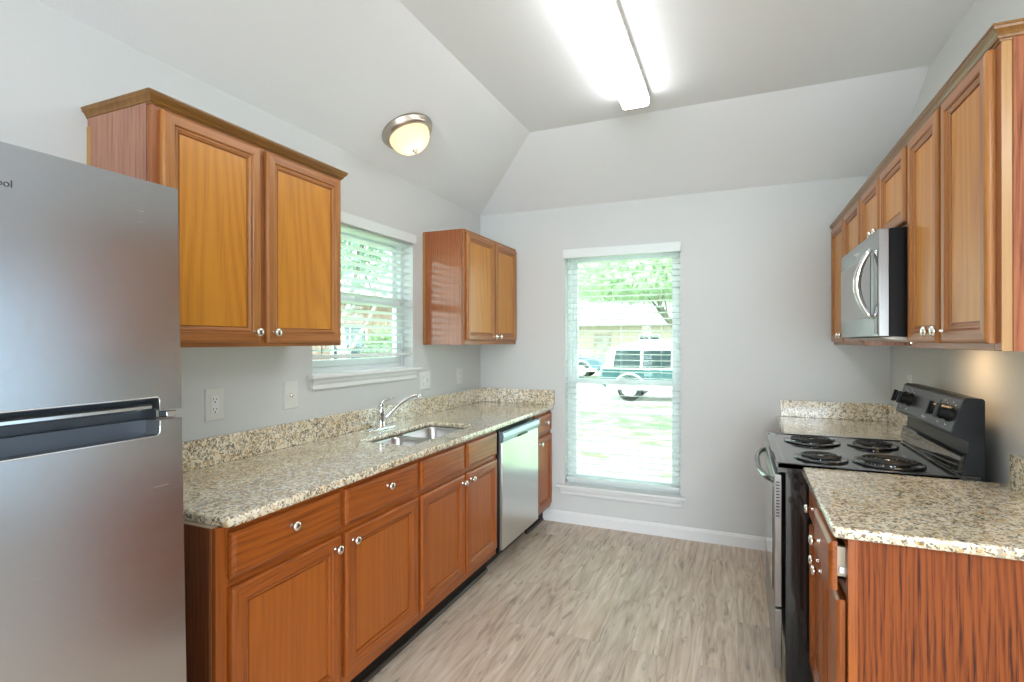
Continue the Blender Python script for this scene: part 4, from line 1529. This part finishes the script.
vehicle('suv', 'dark teal sport utility vehicle parked on the street outside the far window', (-3.78, 16.4, GZ-0.039), 0, 4.75, 1.60, M['carpaint'], M['carwhite'], M['carwhite'])  # white cabin: sun glare on the roof put into the colour
vehicle('pickup_truck', 'small blue-grey pickup parked far off at the left of the view', (-10.6, 24.0, GZ), R(4), 4.9, 1.75, M['pickup'], M['carwhite'], M['pickup'], False)
vehicle('parked_car', 'pale car parked on the driveway across the street, behind the teal one', (-4.2, 22.6, GZ), R(-3), 4.6, 1.70, M['carwhite'], M['carwhite'], M['carwhite'])

def tree(label, loc, h, spread, crown_z, seed, leafmat, nleaf, trunk_r=0.16, name='tree', low=0.0):
    rnd = random.Random(seed)
    c = thing(name, label, 'tree', loc)
    m = MB()
    tips = []
    def branch(p, d, r, length, depth):
        pts, rs = [p], [r]
        q = p.copy()
        for k in range(4):
            d = (d+Vector((rnd.uniform(-.22, .22), rnd.uniform(-.22, .22), rnd.uniform(-.02, .12)))).normalized()
            q = q+d*length/4
            pts.append(q.copy())
            rs.append(r*(1-0.11*(k+1)))
        m.tube(pts, rs, 7)
        if depth == 0:
            tips.append((q, length))
            return
        for k in range(3 if depth > 1 else 3):
            a = rnd.uniform(0, 2*PI)
            nd = (d+Vector((math.cos(a), math.sin(a), rnd.uniform(-.1, .4)))*0.85).normalized()
            branch(pts[-1] if k else pts[-2], nd, rs[-1]*0.62, length*0.68, depth-1)
    branch(Vector((0, 0, -0.03)), Vector((0.05, 0, 1)).normalized(), trunk_r, crown_z, 3)
    m.build('trunk', M['bark'], c)
    m = MB()
    for i in range(nleaf):
        t, ln = rnd.choice(tips)
        s = spread
        p = t+Vector((rnd.gauss(0, s), rnd.gauss(0, s), rnd.gauss(0, s*0.7)))
        if p.z < low:
            p.z = low+rnd.uniform(0, .5)
        a = Vector((rnd.uniform(-1, 1), rnd.uniform(-1, 1), rnd.uniform(-1, 1))).normalized()
        b = a.cross(Vector((rnd.uniform(-1, 1), rnd.uniform(-1, 1), rnd.uniform(-1, 1)))).normalized()
        k = rnd.uniform(0.05, 0.10)
        v = [m.bm.verts.new(p+a*k), m.bm.verts.new(p+b*k*0.5+a*0.1*k), m.bm.verts.new(p-a*k), m.bm.verts.new(p-b*k*0.5+a*0.1*k)]
        m.face(v)
    m.build('foliage', leafmat, c)
    return c
tree('broad green tree on the lawn whose crown fills the top of the far window', (-0.55, 11.4, GZ), 6, 1.0, 1.7, 3, M['leaf'], 20000, 0.17, low=2.65)
tree('slender branching tree across the street at the left of the far window', (-7.4, 20.5, GZ), 6, 0.55, 2.1, 8, M['leaf2'], 3500, 0.14, low=2.3)
tree('bluish green tree across the street at the right of the far window', (0.6, 24.0, GZ), 6, 0.9, 2.6, 21, M['leaf2'], 7000, 0.2, low=1.4)
tree('leafy tree close outside the left window, before the brick house', (-5.2, 6.2, GZ), 5, 0.70, 2.0, 12, M['leaf2'], 8000, 0.12, low=1.6)

def bush(label, loc, r, h, seed, mat, n=3500):
    rnd = random.Random(seed)
    m = MB()
    for k in range(6):
        a = 2*PI*k/6
        m.tube([(0, 0, 0), (math.cos(a)*r*0.4, math.sin(a)*r*0.4, h*0.6)], [0.02, 0.008], 5)
    for i in range(n):
        u = rnd.uniform(-1, 1)
        a = rnd.uniform(0, 2*PI)
        q = rnd.uniform(0.55, 1.0)
        s = math.sqrt(1-u*u)
        p = Vector((r*q*s*math.cos(a), r*q*s*math.sin(a), h/2+h/2*q*u+0.04))
        v1 = Vector((rnd.uniform(-1, 1), rnd.uniform(-1, 1), rnd.uniform(-1, 1))).normalized()
        v2 = v1.cross(Vector((rnd.uniform(-1, 1), rnd.uniform(-1, 1), rnd.uniform(-1, 1)))).normalized()
        k = rnd.uniform(0.03, 0.06)
        m.face([m.bm.verts.new(p+v1*k), m.bm.verts.new(p+v2*k*0.6), m.bm.verts.new(p-v1*k), m.bm.verts.new(p-v2*k*0.6)])
    o = m.build('shrub', mat)
    o.location = loc
    return tag(o, label, 'shrub')
bush('tall green shrub against the brick house seen through the left window', (-6.9, 9.3, GZ), 0.6, 2.1, 5, M['leaf'])

def house(name, label, loc, rz, w_, d_, h, wallm, seed=0):
    c = thing(name, label, 'house', loc, (0, 0, rz))
    m = MB()
    m.box(-w_/2, w_/2, 0, d_, 0, h)
    m.build('walls', wallm, c)
    m = MB()
    o = 0.5
    m.prism([(-o, h-0.05), (d_/2, h+d_*0.32), (d_+o, h-0.05)], 'X', -w_/2-0.4, w_/2+0.4)
    m.build('roof', M['roof'], c)
    for x in (-w_*0.30, 0.05*w_, w_*0.28):
        m = MB()
        m.box(x-0.6, x+0.6, -0.05, 0.02, 0.9, 2.1, 0.01)
        f = m.build('window', M['white'], c)
        m = MB()
        m.box(x-0.53, x-0.03, -0.06, -0.045, 0.97, 2.03)
        m.box(x+0.03, x+0.53, -0.06, -0.045, 0.97, 2.03)
        m.build('pane', M['carglass'], f)
    m = MB()
    m.box(-w_*0.14, -w_*0.14+0.95, -0.06, 0.02, 0.05, 2.1, 0.01)
    m.build('front_door', M['bark'], c)
    return c
house('house', 'low tan brick house across the street beyond the parked vehicles', (-5.5, 31, GZ), 0, 17, 9, 2.7, M['tanbrick'])
house('house', 'pink brick neighbouring house close beyond the left window', (-8.2, 6.0, GZ), PI/2, 13, 8, 2.7, M['brick'])
